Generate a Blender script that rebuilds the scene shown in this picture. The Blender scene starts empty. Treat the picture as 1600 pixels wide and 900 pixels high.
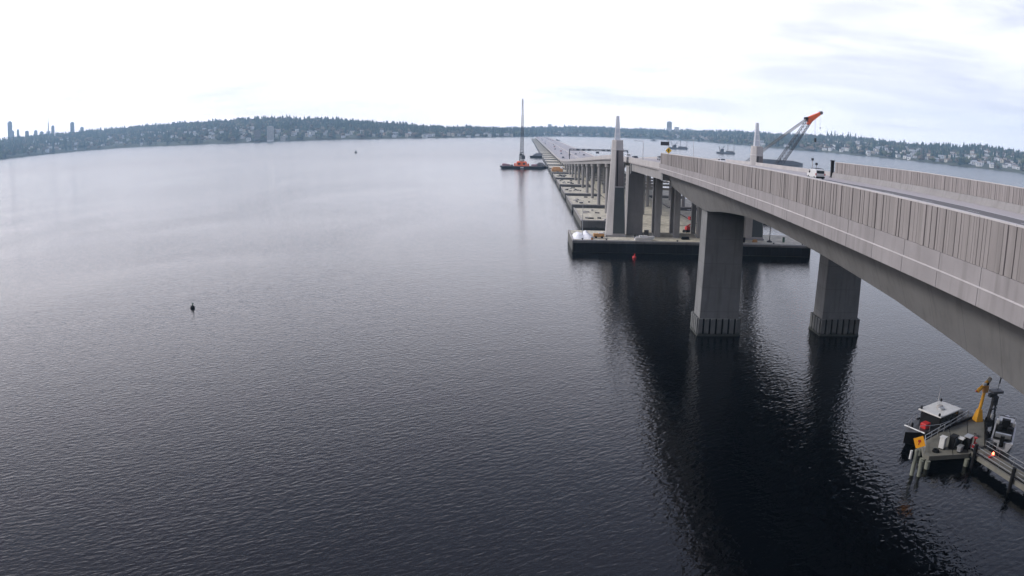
import bpy, bmesh, math, random
import numpy as np
from mathutils import Vector, Matrix

SC = bpy.context.scene
COL = SC.collection
R = math.radians
rnd = random.Random(7)

# ---------------------------------------------------------------- camera
# wide action-camera lens (equidistant fisheye), 35 m above the lake
FPX, PITCH, ROLL, YAW, CAMH = 1143.1, R(12.5537), R(0.62256), R(-0.87663), 35.384
cF = Vector((math.sin(YAW)*math.cos(PITCH), math.cos(YAW)*math.cos(PITCH), -math.sin(PITCH)))
r0 = Vector((math.cos(YAW), -math.sin(YAW), 0)); u0 = r0.cross(cF)
cR = math.cos(ROLL)*r0 + math.sin(ROLL)*u0
cU = -math.sin(ROLL)*r0 + math.cos(ROLL)*u0
EYE = Vector((0, 0, CAMH))
cd = bpy.data.cameras.new('camera')
cam = bpy.data.objects.new('camera', cd); COL.objects.link(cam)
M = Matrix((cR, cU, -cF)).transposed().to_4x4(); M.translation = EYE
cam.matrix_world = M
cd.type = 'PANO'; cd.panorama_type = 'FISHEYE_LENS_POLYNOMIAL'
cd.sensor_fit = 'HORIZONTAL'; cd.sensor_width = 36.0; cd.sensor_height = 20.25
cd.fisheye_fov = R(170)
cd.fisheye_polynomial_k0 = 0; cd.fisheye_polynomial_k1 = -1600/(FPX*36.0)
cd.fisheye_polynomial_k2 = 0; cd.fisheye_polynomial_k3 = 0; cd.fisheye_polynomial_k4 = 0
cd.clip_start = 0.1; cd.clip_end = 60000
SC.camera = cam

def ray(px, py):
    u, v = (px-800)/FPX, (450-py)/FPX
    r = math.hypot(u, v); k = math.sin(r)/r if r > 1e-9 else 1
    return u*k*cR + v*k*cU + math.cos(r)*cF
def at_z(px, py, z):
    d = ray(px, py); return EYE + d*((z-CAMH)/d.z)
def at_y(px, py, y):
    d = ray(px, py); return EYE + d*(y/d.y)
def at_d(px, py, dist):
    d = ray(px, py); return EYE + d*(dist/math.hypot(d.x, d.y))

# ---------------------------------------------------------------- world, sun, exposure
SKYX = 23.4
SUN_EL, SUN_AZ = R(36), R(-86)          # sun behind thin cloud, to the left (azimuth from +Y towards +X)
w = bpy.data.worlds.new('World'); SC.world = w; w.use_nodes = True
nt = w.node_tree; N = nt.nodes; L = nt.links; N.clear()
out = N.new('ShaderNodeOutputWorld'); bg = N.new('ShaderNodeBackground')
sky = N.new('ShaderNodeTexSky'); sky.sky_type = 'NISHITA'; sky.sun_disc = False
sky.sun_elevation = SUN_EL; sky.sun_rotation = SUN_AZ; sky.dust_density = 3.0; sky.air_density = 1.2
tc = N.new('ShaderNodeTexCoord'); mp = N.new('ShaderNodeMapping'); mp.inputs['Scale'].default_value = (1.3, 1.3, 9.0); mp.inputs['Location'].default_value = (SKYX, 0, 0)
nz = N.new('ShaderNodeTexNoise'); nz.inputs['Scale'].default_value = 2.1; nz.inputs['Detail'].default_value = 5; nz.inputs['Roughness'].default_value = 0.5
nz.inputs['Distortion'].default_value = 0.6
rp = N.new('ShaderNodeValToRGB')
rp.color_ramp.elements[0].position = 0.24; rp.color_ramp.elements[0].color = (.58, .59, .64, 1)
rp.color_ramp.elements[1].position = 0.56; rp.color_ramp.elements[1].color = (1.06, 1.04, 1.05, 1)
mix = N.new('ShaderNodeMix'); mix.data_type = 'RGBA'; mix.inputs[0].default_value = 0.92
L.new(tc.outputs['Generated'], mp.inputs['Vector']); L.new(mp.outputs['Vector'], nz.inputs['Vector'])
L.new(nz.outputs['Fac'], rp.inputs['Fac'])
# cloud deck: bright towards the open horizon, thicker and greyer overhead
sx = N.new('ShaderNodeSeparateXYZ'); L.new(tc.outputs['Generated'], sx.inputs[0])
el = N.new('ShaderNodeValToRGB'); el.color_ramp.interpolation = 'EASE'
el.color_ramp.elements[0].position = .10; el.color_ramp.elements[0].color = (13.4, 13.1, 13.6, 1)
el.color_ramp.elements[1].position = .56; el.color_ramp.elements[1].color = (4.0, 4.25, 5.6, 1)
L.new(sx.outputs['Z'], el.inputs['Fac'])
ml = N.new('ShaderNodeMix'); ml.data_type = 'RGBA'; ml.blend_type = 'MULTIPLY'; ml.inputs[0].default_value = 1
L.new(el.outputs['Color'], ml.inputs[6]); L.new(rp.outputs['Color'], ml.inputs[7])
# thinner cloud on the sun's side of the sky
dt = N.new('ShaderNodeVectorMath'); dt.operation = 'DOT_PRODUCT'; dt.inputs[1].default_value = (math.sin(SUN_AZ), math.cos(SUN_AZ), 0.0)
L.new(tc.outputs['Generated'], dt.inputs[0])
md = N.new('ShaderNodeMapRange'); md.inputs['From Min'].default_value = -1; md.inputs['From Max'].default_value = 1; L.new(dt.outputs['Value'], md.inputs['Value'])
sr = N.new('ShaderNodeMix'); sr.data_type = 'RGBA'; L.new(md.outputs['Result'], sr.inputs[0]); sr.inputs[6].default_value = (.54, .59, .65, 1); sr.inputs[7].default_value = (1.30, 1.25, 1.22, 1)
m5 = N.new('ShaderNodeMix'); m5.data_type = 'RGBA'; m5.blend_type = 'MULTIPLY'; m5.inputs[0].default_value = 1; L.new(ml.outputs[2], m5.inputs[6]); L.new(sr.outputs[2], m5.inputs[7])
L.new(sky.outputs['Color'], mix.inputs[6]); L.new(m5.outputs[2], mix.inputs[7])
L.new(mix.outputs[2], bg.inputs['Color']); bg.inputs['Strength'].default_value = 0.1
L.new(bg.outputs['Background'], out.inputs['Surface'])

sl = bpy.data.lights.new('sun', 'SUN'); sl.energy = 1.5; sl.angle = R(14); sl.color = (1.0, 0.96, 0.92)
so = bpy.data.objects.new('sun', sl); COL.objects.link(so)
sd = Vector((math.sin(SUN_AZ)*math.cos(SUN_EL), math.cos(SUN_AZ)*math.cos(SUN_EL), math.sin(SUN_EL)))
so.rotation_euler = sd.to_track_quat('Z', 'Y').to_euler()

vs = SC.view_settings
vs.view_transform = 'Standard'; vs.look = 'None'; vs.gamma = 1; vs.use_curve_mapping = False; vs.exposure = 0.6
SC.cycles.use_denoising = True
try: SC.cycles.denoiser = 'OPENIMAGEDENOISE'
except Exception: pass
SC.cycles.max_bounces = 6; SC.cycles.volume_bounces = 3; SC.cycles.caustics_reflective = False

# ---------------------------------------------------------------- materials
MATS = {}
def mat(name, col, rough=0.85, var=0.0, scale=1.0, metal=0.0, dirt=0.0, bump=0.0, tint=0.0, emit=None, alpha=None, stretch=(1, 1, 1), spec=0.5, attr=None, waterline=0.0, joint=None):
    m = bpy.data.materials.new(name); m.use_nodes = True
    t = m.node_tree; n = t.nodes; l = t.links
    b = n['Principled BSDF']; b.inputs['Roughness'].default_value = rough; b.inputs['Metallic'].default_value = metal
    b.inputs['Specular IOR Level'].default_value = spec
    b.inputs['Base Color'].default_value = (*col, 1)
    src = None
    if var or dirt or tint or bump or attr:
        g = n.new('ShaderNodeNewGeometry'); mp = n.new('ShaderNodeMapping'); mp.inputs['Scale'].default_value = stretch
        l.new(g.outputs['Position'], mp.inputs['Vector'])
        a = n.new('ShaderNodeTexNoise'); a.inputs['Scale'].default_value = scale; a.inputs['Detail'].default_value = 6; a.inputs['Roughness'].default_value = 0.62
        l.new(mp.outputs['Vector'], a.inputs['Vector'])
        hs = n.new('ShaderNodeHueSaturation'); hs.inputs['Color'].default_value = (*col, 1)
        if attr:
            at = n.new('ShaderNodeAttribute'); at.attribute_name = attr; l.new(at.outputs['Color'], hs.inputs['Color'])
        mr = n.new('ShaderNodeMapRange'); mr.inputs['From Min'].default_value = 0.3; mr.inputs['From Max'].default_value = 0.7
        mr.inputs['To Min'].default_value = 1-var; mr.inputs['To Max'].default_value = 1+var
        l.new(a.outputs['Fac'], mr.inputs['Value'])
        val = mr.outputs['Result']
        if tint:
            oi = n.new('ShaderNodeObjectInfo'); m2 = n.new('ShaderNodeMapRange')
            m2.inputs['To Min'].default_value = 1-tint; m2.inputs['To Max'].default_value = 1+tint
            l.new(oi.outputs['Random'], m2.inputs['Value'])
            mu = n.new('ShaderNodeMath'); mu.operation = 'MULTIPLY'; l.new(val, mu.inputs[0]); l.new(m2.outputs['Result'], mu.inputs[1]); val = mu.outputs[0]
        l.new(val, hs.inputs['Value'])
        src = hs.outputs['Color']
        if dirt:   # run-down stains
            mp2 = n.new('ShaderNodeMapping'); mp2.inputs['Scale'].default_value = (1.3, 1.3, 0.12); l.new(g.outputs['Position'], mp2.inputs['Vector'])
            a2 = n.new('ShaderNodeTexNoise'); a2.inputs['Scale'].default_value = 1.1; a2.inputs['Detail'].default_value = 5; l.new(mp2.outputs['Vector'], a2.inputs['Vector'])
            mr2 = n.new('ShaderNodeMapRange'); mr2.inputs['From Min'].default_value = 0.5; mr2.inputs['From Max'].default_value = 0.75; mr2.inputs['To Max'].default_value = dirt
            l.new(a2.outputs['Fac'], mr2.inputs['Value'])
            mx = n.new('ShaderNodeMix'); mx.data_type = 'RGBA'; l.new(mr2.outputs['Result'], mx.inputs[0]); l.new(src, mx.inputs[6])
            mx.inputs[7].default_value = (col[0]*.45, col[1]*.45, col[2]*.43, 1); src = mx.outputs[2]
        if waterline:   # wet algae band with an uneven upper edge
            sp = n.new('ShaderNodeSeparateXYZ'); l.new(g.outputs['Position'], sp.inputs[0])
            ad = n.new('ShaderNodeMath'); ad.operation = 'MULTIPLY_ADD'; l.new(a.outputs['Fac'], ad.inputs[0]); ad.inputs[1].default_value = 1.6; l.new(sp.outputs['Z'], ad.inputs[2])
            m3 = n.new('ShaderNodeMapRange'); m3.inputs['From Min'].default_value = waterline+1.0; m3.inputs['From Max'].default_value = waterline+.6; l.new(ad.outputs[0], m3.inputs['Value'])
            m4 = n.new('ShaderNodeMath'); m4.operation = 'MULTIPLY'; l.new(m3.outputs['Result'], m4.inputs[0]); m4.inputs[1].default_value = .75
            mx = n.new('ShaderNodeMix'); mx.data_type = 'RGBA'; l.new(m4.outputs[0], mx.inputs[0]); l.new(src, mx.inputs[6]); mx.inputs[7].default_value = (.022, .026, .018, 1); src = mx.outputs[2]
        if joint:       # casting joints: (axis, spacing, width)
            sp = n.new('ShaderNodeSeparateXYZ'); l.new(g.outputs['Position'], sp.inputs[0])
            dv = n.new('ShaderNodeMath'); dv.operation = 'DIVIDE'; l.new(sp.outputs[joint[0]], dv.inputs[0]); dv.inputs[1].default_value = joint[1]
            fr = n.new('ShaderNodeMath'); fr.operation = 'FRACT'; l.new(dv.outputs[0], fr.inputs[0])
            lt = n.new('ShaderNodeMath'); lt.operation = 'LESS_THAN'; l.new(fr.outputs[0], lt.inputs[0]); lt.inputs[1].default_value = joint[2]/joint[1]
            m4 = n.new('ShaderNodeMath'); m4.operation = 'MULTIPLY'; l.new(lt.outputs[0], m4.inputs[0]); m4.inputs[1].default_value = .45
            mx = n.new('ShaderNodeMix'); mx.data_type = 'RGBA'; l.new(m4.outputs[0], mx.inputs[0]); l.new(src, mx.inputs[6]); mx.inputs[7].default_value = (col[0]*.35, col[1]*.35, col[2]*.35, 1); src = mx.outputs[2]
        l.new(src, b.inputs['Base Color'])
        if bump:
            bp = n.new('ShaderNodeBump'); bp.inputs['Strength'].default_value = bump; bp.inputs['Distance'].default_value = 0.05
            l.new(a.outputs['Fac'], bp.inputs['Height']); l.new(bp.outputs['Normal'], b.inputs['Normal'])
    if emit:
        b.inputs['Emission Color'].default_value = (*emit[:3], 1); b.inputs['Emission Strength'].default_value = emit[3]
    if alpha is not None: b.inputs['Alpha'].default_value = alpha
    MATS[name] = m; return m

mat('concrete', (.27, .26, .255), .9, .10, .35, dirt=.35, bump=.15)
mat('concrete_smooth', (.28, .262, .262), .88, .10, .25, dirt=.42)
mat('concrete_pier', (.185, .187, .187), .9, .14, .3, dirt=.55, joint=('Z', 4.3, .07))
mat('concrete_rib', (.262, .240, .232), .92, .12, .8, tint=.08, dirt=.35, stretch=(1, 1, .15))
mat('concrete_cap', (.48, .46, .455), .85, .1, 1)
mat('concrete_pale', (.40, .38, .37), .9, .12, .3, dirt=.25)
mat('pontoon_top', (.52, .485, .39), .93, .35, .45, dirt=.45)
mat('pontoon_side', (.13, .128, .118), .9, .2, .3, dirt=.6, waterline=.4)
mat('road', (.36, .335, .335), .95, .08, .25, stretch=(1, .06, 1))
mat('road_dark', (.13, .125, .125), .95, .12, .25, stretch=(1, .06, 1))
mat('line_white', (.7, .7, .68), .8, .1, 2)
mat('dark_gap', (.010, .010, .010), .95, .2, 1, spec=.1)  # near-black for joints, and for recess shade put into the colour
mat('concrete_girder_shade', (.15, .148, .145), .9, .12, .3, dirt=.4, joint=('Y', 4.7, .07))  # darker concrete: shade under the deck overhang put into the colour
mat('shade_brown', (.17, .15, .142), .85, .1, .5, dirt=.2)  # brown that carries the shade of the pylon fronts
mat('fender_concrete', (.13, .135, .132), .9, .2, .6, dirt=.5, waterline=.55)
mat('pylon_concrete', (.36, .345, .335), .85, .08, .3, dirt=.25)
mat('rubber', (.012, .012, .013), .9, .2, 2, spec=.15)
mat('dark_steel', (.045, .047, .052), .6, .2, 1, metal=.2)
mat('grey_steel', (.22, .23, .24), .5, .1, 1, metal=.5)
mat('weathered_steel', (.13, .125, .12), .7, .25, .6)
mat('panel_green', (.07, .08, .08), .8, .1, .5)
mat('galvanised', (.42, .43, .44), .45, .1, 2, metal=.6)
mat('orange', (.80, .13, .02), .55, .1, 1)
mat('boom_pale', (.34, .31, .26), .6, .12, .8)
mat('boom_dark', (.05, .052, .06), .6, .15, 1)
mat('yellow', (.75, .36, .02), .5, .12, 1.5)
mat('sign_yellow', (.85, .50, .01), .5, .05, 3)
mat('sign_orange', (.85, .36, .01), .5, .05, 3)
mat('sign_dark', (.05, .055, .065), .6, .1, 2)
mat('black', (.010, .010, .011), .7, .2, 2, spec=.2)
mat('white', (.62, .62, .61), .45, .06, 1.5)
mat('white_tarp', (.78, .78, .80), .8, .1, 1.2, bump=.4)
mat('glass_dark', (.015, .02, .022), .12)
mat('glass_frost', (.62, .66, .72), .35, alpha=.65)
mat('red', (.55, .03, .03), .5, .1, 2)
mat('red_lamp', (.6, .05, .03), .4, emit=(1, .12, .06, 6))
mat('tail_red', (.4, .02, .02), .4)
mat('timber', (.17, .15, .12), .9, .25, 1.2, stretch=(1, 1, .2))
mat('dock_deck', (.17, .165, .14), .92, .18, .5, dirt=.3)
mat('pile', (.20, .21, .17), .9, .25, .8, dirt=.5)
mat('hull_black', (.018, .018, .02), .45, .15, 1)
mat('hull_grey', (.11, .115, .125), .6, .2, .5)
mat('hull_white', (.6, .6, .62), .4, .08, 1)
mat('deck_grey', (.16, .165, .17), .8, .15, 1)
mat('pink_cargo', (.36, .22, .24), .8, .3, .3)
mat('green', (.04, .10, .06), .6, .2, 3)
mat('ochre_cargo', (.45, .24, .09), .8, .3, .4)
for i, c in enumerate([(.72, .72, .70), (.6, .55, .46), (.5, .52, .55), (.36, .30, .26), (.66, .66, .68)]): mat('house_wall%d' % i, c, .8, .08, .2)
for i, c in enumerate([(.16, .15, .15), (.26, .2, .17), (.32, .33, .35)]): mat('house_roof%d' % i, c, .85, .1, .2)
mat('tower_brown', (.27, .23, .23), .8, .08, .03)
mat('tower_pale', (.66, .64, .60), .8, .08, .03)
mat('tower_glass', (.30, .33, .42), .5, .15, .02)  # lightened: part of the distance haze is put into the colour
mat('tower_conc', (.45, .43, .40), .8, .1, .03)
mat('foliage', (.06, .08, .04), .95, .35, .06, attr='tint', spec=.1)
mat('trunk', (.08, .06, .045), .95, .2, 1)
mat('terrain', (.07, .075, .045), .95, .35, .01)
for n_, c in dict(car_white=(.75, .75, .75), car_dark=(.03, .03, .035), car_grey=(.25, .26, .27), car_red=(.35, .04, .03), car_blue=(.05, .08, .16)).items():
    mat(n_, c, .35, .02, 1)

def water_mat():
    m = bpy.data.materials.new('lake_water'); m.use_nodes = True
    t = m.node_tree; n = t.nodes; l = t.links; b = n['Principled BSDF']
    b.inputs['Base Color'].default_value = (.0008, .0012, .002, 1); b.inputs['IOR'].default_value = 1.333
    b.inputs['Roughness'].default_value = 0.06
    g = n.new('ShaderNodeNewGeometry')
    def noise(scale, stretch, rot, detail, dist=0.0, rough=.5):
        m0 = n.new('ShaderNodeMapping'); m0.inputs['Rotation'].default_value = (0, 0, rot); l.new(g.outputs['Position'], m0.inputs['Vector'])
        mp = n.new('ShaderNodeMapping'); mp.inputs['Scale'].default_value = stretch; l.new(m0.outputs['Vector'], mp.inputs['Vector'])
        a = n.new('ShaderNodeTexNoise'); a.inputs['Scale'].default_value = scale; a.inputs['Detail'].default_value = detail; a.inputs['Distortion'].default_value = dist
        a.inputs['Roughness'].default_value = rough
        l.new(mp.outputs['Vector'], a.inputs['Vector']); return a.outputs['Fac']
    # sheltered and glassy near the bank, more wind on the open lake
    sp = n.new('ShaderNodeSeparateXYZ'); l.new(g.outputs['Position'], sp.inputs[0])
    wr = n.new('ShaderNodeMapRange'); wr.inputs['From Min'].default_value = 90; wr.inputs['From Max'].default_value = 900; wr.inputs['To Min'].default_value = .05; wr.inputs['To Max'].default_value = .21
    l.new(sp.outputs['Y'], wr.inputs['Value']); l.new(wr.outputs['Result'], b.inputs['Roughness'])
    fine = noise(2.0, (.45, 1, 1), R(-33), 2.6, .3, .5)
    mid = noise(.30, (.5, 1, 1), R(-24), 2)
    patch = noise(.018, (1, .5, 1), R(20), 3, .8)
    mr = n.new('ShaderNodeMapRange'); mr.inputs['From Min'].default_value = .33; mr.inputs['From Max'].default_value = .66
    mr.inputs['To Min'].default_value = .66; mr.inputs['To Max'].default_value = .98; l.new(patch, mr.inputs['Value'])
    b1 = n.new('ShaderNodeBump'); b1.inputs['Distance'].default_value = .5; b1.inputs['Strength'].default_value = .07; l.new(mid, b1.inputs['Height'])
    b2 = n.new('ShaderNodeBump'); b2.inputs['Distance'].default_value = .085; l.new(fine, b2.inputs['Height']); l.new(mr.outputs['Result'], b2.inputs['Strength'])
    l.new(b1.outputs['Normal'], b2.inputs['Normal']); l.new(b2.outputs['Normal'], b.inputs['Normal'])
    MATS['water'] = m
water_mat()

# ---------------------------------------------------------------- mesh helpers
class MB:
    def __init__(s): s.v = []; s.f = []
    def add(s, v, f):
        o = len(s.v); s.v += [tuple(p) for p in v]; s.f += [tuple(i+o for i in q) for q in f]; return s
    def box(s, x0, x1, y0, y1, z0, z1):
        return s.add([(x0, y0, z0), (x1, y0, z0), (x1, y1, z0), (x0, y1, z0), (x0, y0, z1), (x1, y0, z1), (x1, y1, z1), (x0, y1, z1)],
                     [(3, 2, 1, 0), (4, 5, 6, 7), (0, 1, 5, 4), (1, 2, 6, 5), (2, 3, 7, 6), (3, 0, 4, 7)])
    def cbox(s, c, d, rz=0, rx=0):
        h = [x/2 for x in d]; m = Matrix.Translation(c) @ Matrix.Rotation(rz, 4, 'Z') @ Matrix.Rotation(rx, 4, 'X')
        v = [m @ Vector((a*h[0], b*h[1], e*h[2])) for e in (-1, 1) for a, b in ((-1, -1), (1, -1), (1, 1), (-1, 1))]
        return s.add(v, [(3, 2, 1, 0), (4, 5, 6, 7), (0, 1, 5, 4), (1, 2, 6, 5), (2, 3, 7, 6), (3, 0, 4, 7)])
    def frustum(s, bot, top):   # two matching loops (bottom, top), counter-clockwise from above
        n = len(bot)
        return s.add(list(bot)+list(top), [tuple(range(n-1, -1, -1)), tuple(range(n, 2*n))]+[(i, (i+1) % n, n+(i+1) % n, n+i) for i in range(n)])
    def tube(s, a, b, r0, r1=None, n=8):
        r1 = r0 if r1 is None else r1; a = Vector(a); b = Vector(b); d = (b-a).normalized()
        q = d.to_track_quat('Z', 'Y'); lo = []; hi = []
        for i in range(n):
            t = 2*math.pi*i/n; e = q @ Vector((math.cos(t), math.sin(t), 0)); lo.append(a+e*r0); hi.append(b+e*r1)
        return s.frustum(lo, hi)
    def lathe(s, c, prof, n=12):   # prof: (radius, z)
        v = []; f = []
        for r, z in prof:
            for i in range(n):
                t = 2*math.pi*i/n; v.append((c[0]+r*math.cos(t), c[1]+r*math.sin(t), c[2]+z))
        for k in range(len(prof)-1):
            for i in range(n): f.append((k*n+i, k*n+(i+1) % n, (k+1)*n+(i+1) % n, (k+1)*n+i))
        f.append(tuple(range(n-1, -1, -1))); f.append(tuple(range((len(prof)-1)*n, len(prof)*n)))
        return s.add(v, f)
    def prism(s, pts, z0, z1):
        return s.frustum([(x, y, z0) for x, y in pts], [(x, y, z1) for x, y in pts])
    def sweep(s, ys, sec):     # sec(y) -> list of (x, z); closed section swept along y
        v = []; f = []
        for y in ys:
            p = sec(y); n = len(p); v += [(x, y, z) for x, z in p]
        for k in range(len(ys)-1):
            for i in range(n): f.append((k*n+i, k*n+(i+1) % n, (k+1)*n+(i+1) % n, (k+1)*n+i))
        f.append(tuple(range(n-1, -1, -1))); f.append(tuple(range((len(ys)-1)*n, len(ys)*n)))
        return s.add(v, f)
    def lattice(s, a, b, w0, w1, bays, r=.12, up=(0, 0, 1), rd=None):   # square lattice boom between a and b
        a = Vector(a); b = Vector(b); d = (b-a).normalized(); sx = d.cross(Vector(up)).normalized(); sy = sx.cross(d)
        rd = rd or r*.6
        def cor(t, i):
            wd = w0+(w1-w0)*t; c = a+(b-a)*t; k = [(-1, -1), (1, -1), (1, 1), (-1, 1)][i]; return c+sx*k[0]*wd/2+sy*k[1]*wd/2
        for i in range(4): s.tube(cor(0, i), cor(1, i), r, r, 5)
        for k in range(bays):
            t0, t1 = k/bays, (k+1)/bays
            for i in range(4):
                j = (i+1) % 4
                s.tube(cor(t0, i), cor(t1, j), rd, rd, 4); s.tube(cor(t1, i), cor(t1, j), rd, rd, 4)
        return s
    def mesh(s, name):
        me = bpy.data.meshes.new(name); me.from_pydata(s.v, [], s.f); me.update()
        bm = bmesh.new(); bm.from_mesh(me); bmesh.ops.recalc_face_normals(bm, faces=bm.faces); bm.to_mesh(me); bm.free()
        return me
    def build(s, name, m, parent=None, smooth=False, loc=None, bevel=0):
        me = s.mesh(name); me.materials.append(MATS[m])
        if smooth: me.shade_smooth()
        o = bpy.data.objects.new(name, me); COL.objects.link(o)
        if parent: o.parent = parent; o.matrix_parent_inverse = parent.matrix_world.inverted() if parent.type != 'EMPTY' else Matrix()
        if loc: o.location = loc
        if bevel:
            bv = o.modifiers.new('bevel', 'BEVEL'); bv.width = bevel; bv.segments = 2; bv.limit_method = 'ANGLE'
        return o

def tag(o, label=None, cat=None, group=None, kind=None):
    if label: o['label'] = label
    if cat: o['category'] = cat
    if group: o['group'] = group
    if kind: o['kind'] = kind
    return o
def empty(name, loc=(0, 0, 0), rz=0, label=None, cat=None, group=None):
    o = bpy.data.objects.new(name, None); COL.objects.link(o); o.location = loc; o.rotation_euler = (0, 0, rz)
    o.empty_display_size = .5
    return tag(o, label, cat, group)
def copy_tree(o, parent=None):
    c = o.copy(); COL.objects.link(c)
    if parent: c.parent = parent
    for ch in o.children: copy_tree(ch, c)
    return c
def inst(name, me, parent, loc, scale=(1, 1, 1), rz=0):
    o = bpy.data.objects.new(name, me); COL.objects.link(o); o.parent = parent; o.location = loc; o.scale = scale; o.rotation_euler = (0, 0, rz); return o
def interp(kn):
    xs = [k[0] for k in kn]; zs = [k[1] for k in kn]
    return lambda y: float(np.interp(y, xs, zs))
def frange(a, b, st):
    n = max(1, round((b-a)/st)); return [a+(b-a)*i/n for i in range(n+1)]

# ================================================================= SETTING: lake
def lake():
    mb = MB(); xs = [-30000, -6000, -1500, -300, 0, 300, 1500, 6000, 30000]; ys = [-4000, -500, 0, 300, 1000, 3000, 8000, 30000]
    v = [(x, y, 0) for y in ys for x in xs]; n = len(xs)
    mb.add(v, [(j*n+i, j*n+i+1, (j+1)*n+i+1, (j+1)*n+i) for j in range(len(ys)-1) for i in range(n-1)])
    tag(mb.build('lake_water', 'water'), kind='structure')
lake()

# ================================================================= SETTING: far shore, woods and houses
SHORE = [(-260, 300), (-120, 268), (0, 249), (100, 238), (200, 230), (300, 226), (400, 222.3), (500, 218.5), (600, 216.6), (700, 215.3), (790, 214.3), (860, 212.8), (900, 213), (960, 214.6), (1040, 218), (1100, 221.5), (1200, 230), (1300, 239), (1380, 246), (1450, 254), (1520, 261.5), (1600, 271), (1720, 290), (1900, 326)]
RIDGE = [(-260, 262), (-120, 234), (0, 216), (60, 209), (130, 203), (200, 197), (300, 190), (380, 185), (450, 183), (520, 185), (600, 190), (680, 196), (760, 199), (830, 198), (900, 197), (960, 199), (1040, 202), (1100, 203), (1200, 207), (1290, 211), (1350, 215), (1400, 221), (1450, 225), (1500, 228.5), (1535, 226), (1565, 232), (1600, 238), (1720, 256), (1900, 290)]
sh_y = interp(SHORE); rg_y = interp(RIDGE)
NT, NR = 330, 26
cols = []
for i in range(NT):
    px = -260 + 2160*i/(NT-1)
    s = at_z(px, sh_y(px), 0); ds = min(max(math.hypot(s.x, s.y), 1950), 3600)
    cols.append([px, ds])
dsm = np.array([c[1] for c in cols]); k = np.ones(13)/13; dsm = np.convolve(np.pad(dsm, 6, mode='edge'), k, 'valid')
dist_f = interp([(cols[i][0], float(dsm[i])) for i in range(NT)])
from mathutils import noise as mnoise
def terrain_pt(px, t):
    """t = 0 at the water's edge, 1 at the ridge, more behind it"""
    d0 = dist_f(px); depth = 1000 + 350*math.sin(px*.006+1)
    d = d0 + depth*t
    dr = ray(px, rg_y(px)); el = dr.z/math.hypot(dr.x, dr.y)
    hr = max(14, CAMH + el*(d0+depth) - 17)
    if t <= 1: z = hr*(.08+.92*(t**.85)) * min(1, t/.03+.12)
    else: z = hr*(1-.25*(t-1))
    az = math.atan2(dr.x, dr.y); x, y = d*math.sin(az), d*math.cos(az)
    z += (mnoise.noise(Vector((x*.004, y*.004, 3)))*6 + mnoise.noise(Vector((x*.017, y*.017, 8)))*3)*min(1, t*3)
    return Vector((x, y, z if t > 0 else -2.0))
ts = [0, .012, .03, .06] + [.1+.95*(i/(NR-5)) for i in range(NR-4)] + [1.4]
v = []; f = []
for i in range(NT):
    px = cols[i][0]
    for t in ts: v.append(tuple(terrain_pt(px, t)))
n = len(ts)
for i in range(NT-1):
    for j in range(n-1): f.append((i*n+j, (i+1)*n+j, (i+1)*n+j+1, i*n+j+1))
tag(MB().add(v, f).build('far_shore_terrain', 'terrain', smooth=True), kind='structure')

# houses: single small gabled buildings
def house_mesh(wx, dy, h, roof, wm, rm):
    mb = MB(); x, y = wx/2, dy/2
    mb.box(-x, x, -y, y, -5, h)
    nw = len(mb.f)
    mb.add([(-x-.5, -y-.5, h), (x+.5, -y-.5, h), (x+.5, y+.5, h), (-x-.5, y+.5, h), (-x-.5, 0, h+roof), (x+.5, 0, h+roof)],
           [(0, 1, 5, 4), (2, 3, 4, 5), (0, 4, 3), (1, 2, 5), (3, 2, 1, 0)])
    nr = len(mb.f)
    for k in range(int(wx//4)):
        wxp = -x+2+4*k
        for zz in (1.2, 4.2):
            if zz+1.6 < h: mb.add([(wxp, -y-.06, zz), (wxp+1.8, -y-.06, zz), (wxp+1.8, -y-.06, zz+1.5), (wxp, -y-.06, zz+1.5)], [(0, 1, 2, 3)])
    me = bpy.data.meshes.new('house'); me.from_pydata(mb.v, [], mb.f)
    for q in (wm, rm, 'glass_dark'): me.materials.append(MATS[q])
    me.polygons.foreach_set('material_index', [0]*nw+[1]*(nr-nw)+[2]*(len(mb.f)-nr)); me.update(); return me
HM = []
for i in range(14):
    HM.append(house_mesh(rnd.uniform(7, 14), rnd.uniform(7, 10), rnd.choice([4.5, 5.5, 7]), rnd.uniform(1.6, 3), 'house_wall%d' % rnd.choice([0, 0, 0, 1, 2, 4, 4, 3]), 'house_roof%d' % rnd.choice([0, 1, 2])))
houses = []
def put_house(px, t, me, label, group, sc=1.0, name='house', cat='house'):
    p = terrain_pt(px, t); o = bpy.data.objects.new(name, me); COL.objects.link(o)
    o.location = p; o.rotation_euler = (0, 0, -math.atan2(p.x, p.y)+rnd.uniform(-.5, .5)); o.scale = (sc, sc, sc)
    tag(o, label, cat, group); houses.append((p.x, p.y)); return o
GROUPS = [
    (0, 400, 75, 'far shore below the city skyline', 'houses on the left shore below the skyline', (.012, .6)),
    (430, 800, 46, 'wooded shore left of the derrick barge', 'houses on the shore left of the derrick barge', (.012, .3)),
    (850, 1040, 12, 'distant shore behind the floating roadway', 'houses on the shore behind the floating roadway', (.02, .35)),
    (1050, 1290, 42, 'far hillside behind the work barges', 'houses on the hillside behind the work barges', (.03, .6)),
    (1290, 1600, 120, 'wooded hillside at the far right', 'houses on the right hillside', (.012, .8)),
]
COLW = {'house_wall0': 'white', 'house_wall1': 'cream', 'house_wall2': 'pale grey', 'house_wall3': 'brown', 'house_wall4': 'off-white'}
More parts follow.
